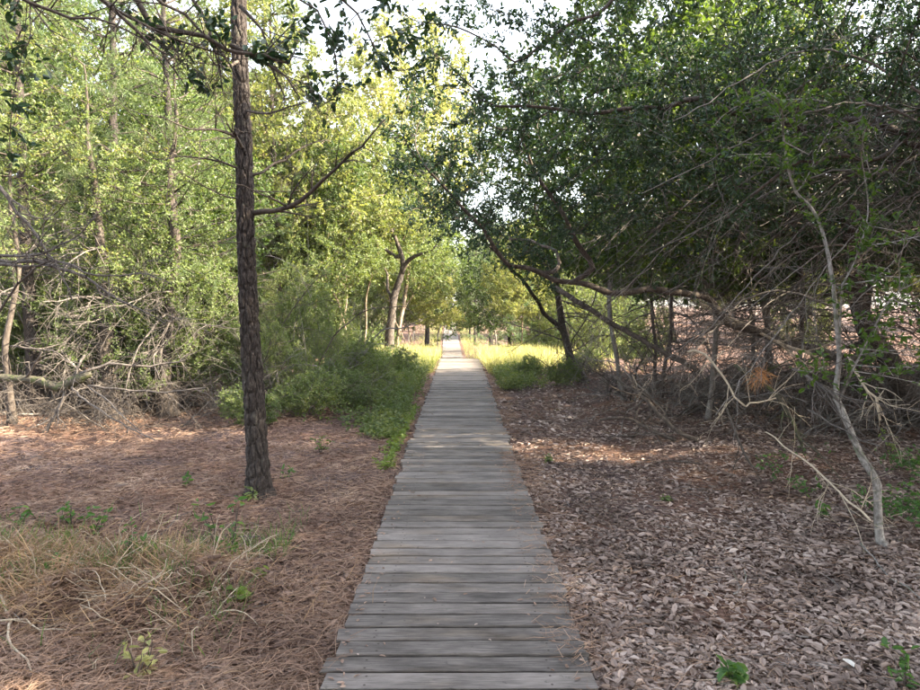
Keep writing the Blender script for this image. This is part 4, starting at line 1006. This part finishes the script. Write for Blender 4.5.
    n = 900; x = rng.uniform(3.0, 5.6, n); y = rng.uniform(4.6, 7, n); k = np.sin(3 * x) * np.sin(2.3 * y) > .1; cover(x[k], y[k], .22, .05, .025, 'weed_leaf', 'ground_cover', 'sparse green sprouts round the pale leaning trunk')
    def grass(n, xf, y0, y1, h, label):
        y = rng.uniform(y0, y1, n); x = xf(n) + path_x(y); base = np.stack([x, y, gz(x, y)], -1)
        d = np.stack([rng.normal(0, .35, n), rng.normal(0, .35, n), np.ones(n)], -1); acc = Acc()
        needles(acc, base, d, h * rng.uniform(.5, 1.2, n), .012, rng, 0, .12)
        return tag(acc.build('grass', MAT['grass_blade']), label, 'grass', kind='stuff')
    grass(11000, lambda n: -.72 - np.abs(rng.normal(0, 1.0, n)), 16.5, 27, .5, 'sunlit yellow grass beside the walk under the crooked oaks')
    grass(11000, lambda n: .72 + np.abs(rng.normal(0, 1.2, n)), 16.5, 27, .5, 'sunlit yellow grass beside the walk at the thicket end')
    grass(5000, lambda n: (.8 + np.abs(rng.normal(0, .9, n))) * rng.choice([-1, 1], n), 30, 75, .5, 'long grass lining the dipping far walk')
    # small plants one can pick out
    def sprig(px, py, Y, h, n_st, leaf, label, L=.05, W=.024, per=7, name='seedling', lean=.35, group=None):
        p = at(px, py, Y); p[2] = float(gz(p[0], p[1])); r = tag(empty(name, tuple(p)), label, 'plant', group)
        for s in range(n_st):
            a = Acc(); an = rng.uniform(0, TAU); d = np.array([math.cos(an) * lean, math.sin(an) * lean, 1.]); Q = [np.array([0, 0, -.02])]
            for k in range(6):
                d = nrm(d + rng.normal(0, .14, 3)); Q.append(Q[-1] + d * h / 6 * rng.uniform(.8, 1.1))
            Q = np.array(Q); tube(a, Q, np.linspace(.006, .0015, 7) * (h / .4) ** .5, 5); st = a.build('stem', MAT['dark_bark'], r, True)
            c = Acc(); i = rng.integers(2, 7, per); pos = Q[i] + rng.normal(0, .012, (per, 3)); ld = rng.normal(0, 1, (per, 3)) * np.array([1, 1, .45])
            leaf_faces(c, pos, ld, L * rng.uniform(.7, 1.25, per), W * rng.uniform(.8, 1.2, per), rng, .8, 0, True); tag(c.build('leaves', MAT[leaf], st), kind='stuff')
        return r
    def gY(py): return 1115.5 / (py - 305)
    sprig(226, 556, gY(556), .48, 4, 'weed_leaf', 'small leafy sapling with arched stems growing from the straw', .06, .026, 9, 'sapling')
    for px, py, h, k, leaf, lab in [
        (22, 528, .16, 3, 'weed_leaf', 'low green weed sprouting from the straw by itself'), (72, 532, .22, 4, 'weed_leaf', 'green weed standing behind the straw heap'), (95, 540, .24, 4, 'weed_leaf', 'yellow-tipped green weed behind the straw heap'),
        (130, 575, .28, 4, 'weed_leaf', 'grassy green weed at the top of the straw heap'), (60, 600, .2, 3, 'weed_leaf', 'green weed buried in the face of the straw heap'), (235, 610, .1, 3, 'bright_leaf', 'tiny seedling with one bright green leaf beside the heap'),
        (262, 578, .1, 2, 'bright_leaf', 'tiny pale green seedling in the leaves past the heap'), (190, 492, .14, 3, 'weed_leaf', 'low green weed in the straw in front of the pine'), (285, 478, .14, 3, 'weed_leaf', 'green tuft at the foot of the furrowed pine'),
        (250, 502, .14, 4, 'myrtle_leaf', 'leafy sprouts clasping the foot of the furrowed pine'), (320, 450, .2, 5, 'creeper_leaf', 'green weed between the pine and the boardwalk'), (548, 460, .1, 5, 'creeper_leaf', 'small green weed in the litter beside the board ends'),
        (735, 684, .1, 4, 'weed_leaf', 'dark green seedling with broad leaves in the pale litter'), (905, 690, .2, 4, 'weed_leaf', 'green sprout at the foot of the pale leaning trunk'), (820, 520, .16, 4, 'weed_leaf', 'green weed in the litter behind the pale trunk'),
        (665, 500, .08, 3, 'creeper_leaf', 'tiny green sprout alone in the pale litter'), (140, 680, .2, 5, 'grass_blade', 'grassy weed in front of the straw heap'), (890, 460, .3, 5, 'bright_leaf', 'yellow-green sprig glowing beside the pale leaning trunk')]:
        big = px in (735, 235)
        sprig(px, py, gY(py), h, k, leaf, lab, .07 if big else .05, .045 if big else .022, 6 if big else 7)
    # wilted orange pine sprig caught in the thicket
    p = at(760, 372, 6.3); a = Acc(); A = np.zeros((90, 3)) + rng.normal(0, .03, (90, 3)); needles(a, A, np.array([0, 0, -.6]) + rng.normal(0, .5, (90, 3)), .2, .004, rng, 0, .1)
    o = a.build('pine_sprig', MAT['wilted_needle']); o.location = tuple(p); tag(o, 'wilted orange pine sprig caught on a dead bough', 'sprig')
    # sticks lying about
    for k, (p, q, rad, mt, lab) in enumerate([
        ((0, 612), (32, 690), .009, 'pale_sun_tinted_wood', 'pale stick leaning on the face of the straw heap'), ((120, 600), (178, 636), .007, 'pale_sun_tinted_wood', 'crooked tawny stick on the straw heap'), ((145, 622), (182, 623), .004, 'pale_sun_tinted_wood', 'thin white stick lying level on the heap'),
        ((160, 535), (205, 505), .005, 'dead_wood', 'grey arched twig over the straw heap'), ((80, 590), (92, 630), .005, 'pale_sun_tinted_wood', 'short pale stub standing in the heap'), ((734, 600), (744, 570), .006, 'pale_bark', 'short pale twig alone in the mauve litter'),
        ((860, 560), (920, 615), .007, 'pale_bark', 'pale twig beside the foot of the leaning trunk'), ((0, 640), (70, 642), .006, 'pale_sun_tinted_wood', 'long tawny stick along the foot of the heap'), ((240, 540), (265, 542), .006, 'dead_wood', 'short grey stick beside the sapling'),
        ((700, 470), (640, 460), .008, 'dark_bark', 'dark stick lying at the thicket edge')]):
        A = at(p[0], p[1], gY(p[1])); B = at(q[0], q[1], gY(q[1])); A[2] = float(gz(A[0], A[1])) + .05; B[2] = float(gz(B[0], B[1])) + .03
        a = Acc(); guided_branch(a, np.array([A * 0, (B - A) * .33 + rng.normal(0, .02, 3), (B - A) * .66 + rng.normal(0, .02, 3), B - A]), rad, rad * .5, rng, 2, .12, 0, 0)
        o = a.build('fallen_stick', MAT[mt], None, True); o.location = tuple(A); tag(o, lab, 'stick')
    n = 420; y = 2.3 + rng.random(n) ** 1.5 * 14; sd = rng.choice([-1, 1], n); x = sd * (.6 - np.abs(rng.normal(0, .11, n))); k = rng.random(n) < .12; x[k] = rng.uniform(-.6, .6, k.sum()); a_ = rng.uniform(0, TAU, n); acc = Acc()
    leaf_faces(acc, np.stack([x, y, np.full(n, DECK + .006)], -1), np.stack([np.cos(a_), np.sin(a_), rng.uniform(0, .15, n)], -1), rng.uniform(.015, .045, n), rng.uniform(.008, .018, n), rng, 0, 0, True, .15, np.stack([rng.normal(0, .2, n), rng.normal(0, .2, n), np.ones(n)], -1))
    tag(acc.build('leaf_litter', MAT['brown_leaf']), 'scraps of dry leaf blown onto the edges of the boards', 'leaves', kind='stuff')
    # single leaves on the boards and the white one in the litter
    def one_leaf(x, y, z, L, W, mat, label, group=None):
        a = Acc(); leaf_faces(a, np.zeros((1, 3)), np.array([[math.cos(x * 40), math.sin(x * 40), .05]]), L, W, rng, 0, 0, True, .15, np.array([[.1, .05, 1.]]))
        o = a.build('fallen_leaf', MAT[mat]); o.location = (x, y, z); tag(o, label, 'leaf', group)
    p = at(843, 664, gY(664)); one_leaf(p[0], p[1], float(gz(p[0], p[1])) + .04, .075, .045, 'pale_leaf', 'white dry leaf lying bright on the mauve litter')
    for px, py in [(357, 665), (366, 657), (438, 634), (478, 633), (425, 605), (414, 564), (426, 501), (488, 650)]:
        p = at(px, py, (CAM_Z - DECK) / CAM_Z * 1149 / (py - 305)); one_leaf(p[0], p[1], DECK + .006, rng.uniform(.014, .026), .01, 'litter_leaf', 'tiny pale dry leaf lying on the grey boards', 'dry leaves on the boards')
build_floor()

# ------------------------------------------------------------------ thin sunny air
def build_haze():
    m, t, o = new_mat('thin_air'); v = t.nodes.new('ShaderNodeVolumePrincipled'); v.inputs['Color'].default_value = (.95, .95, .93, 1)
    v.inputs['Density'].default_value = .0003; v.inputs['Anisotropy'].default_value = 0.0; t.links.new(v.outputs[0], o.inputs['Volume'])
    x0, x1, y0, y1, z0, z1 = -1000, 1000, -500, 1300, -2.7, 15
    a = Acc(); a.add([[x, y, z] for z in (z0, z1) for y in (y0, y1) for x in (x0, x1)], [[0, 2, 3, 1], [4, 5, 7, 6], [0, 1, 5, 4], [2, 6, 7, 3], [0, 4, 6, 2], [1, 3, 7, 5]])
    tag(a.build('haze', m), 'thin sunny haze hanging in the air of the woods', 'haze', kind='stuff')
build_haze()
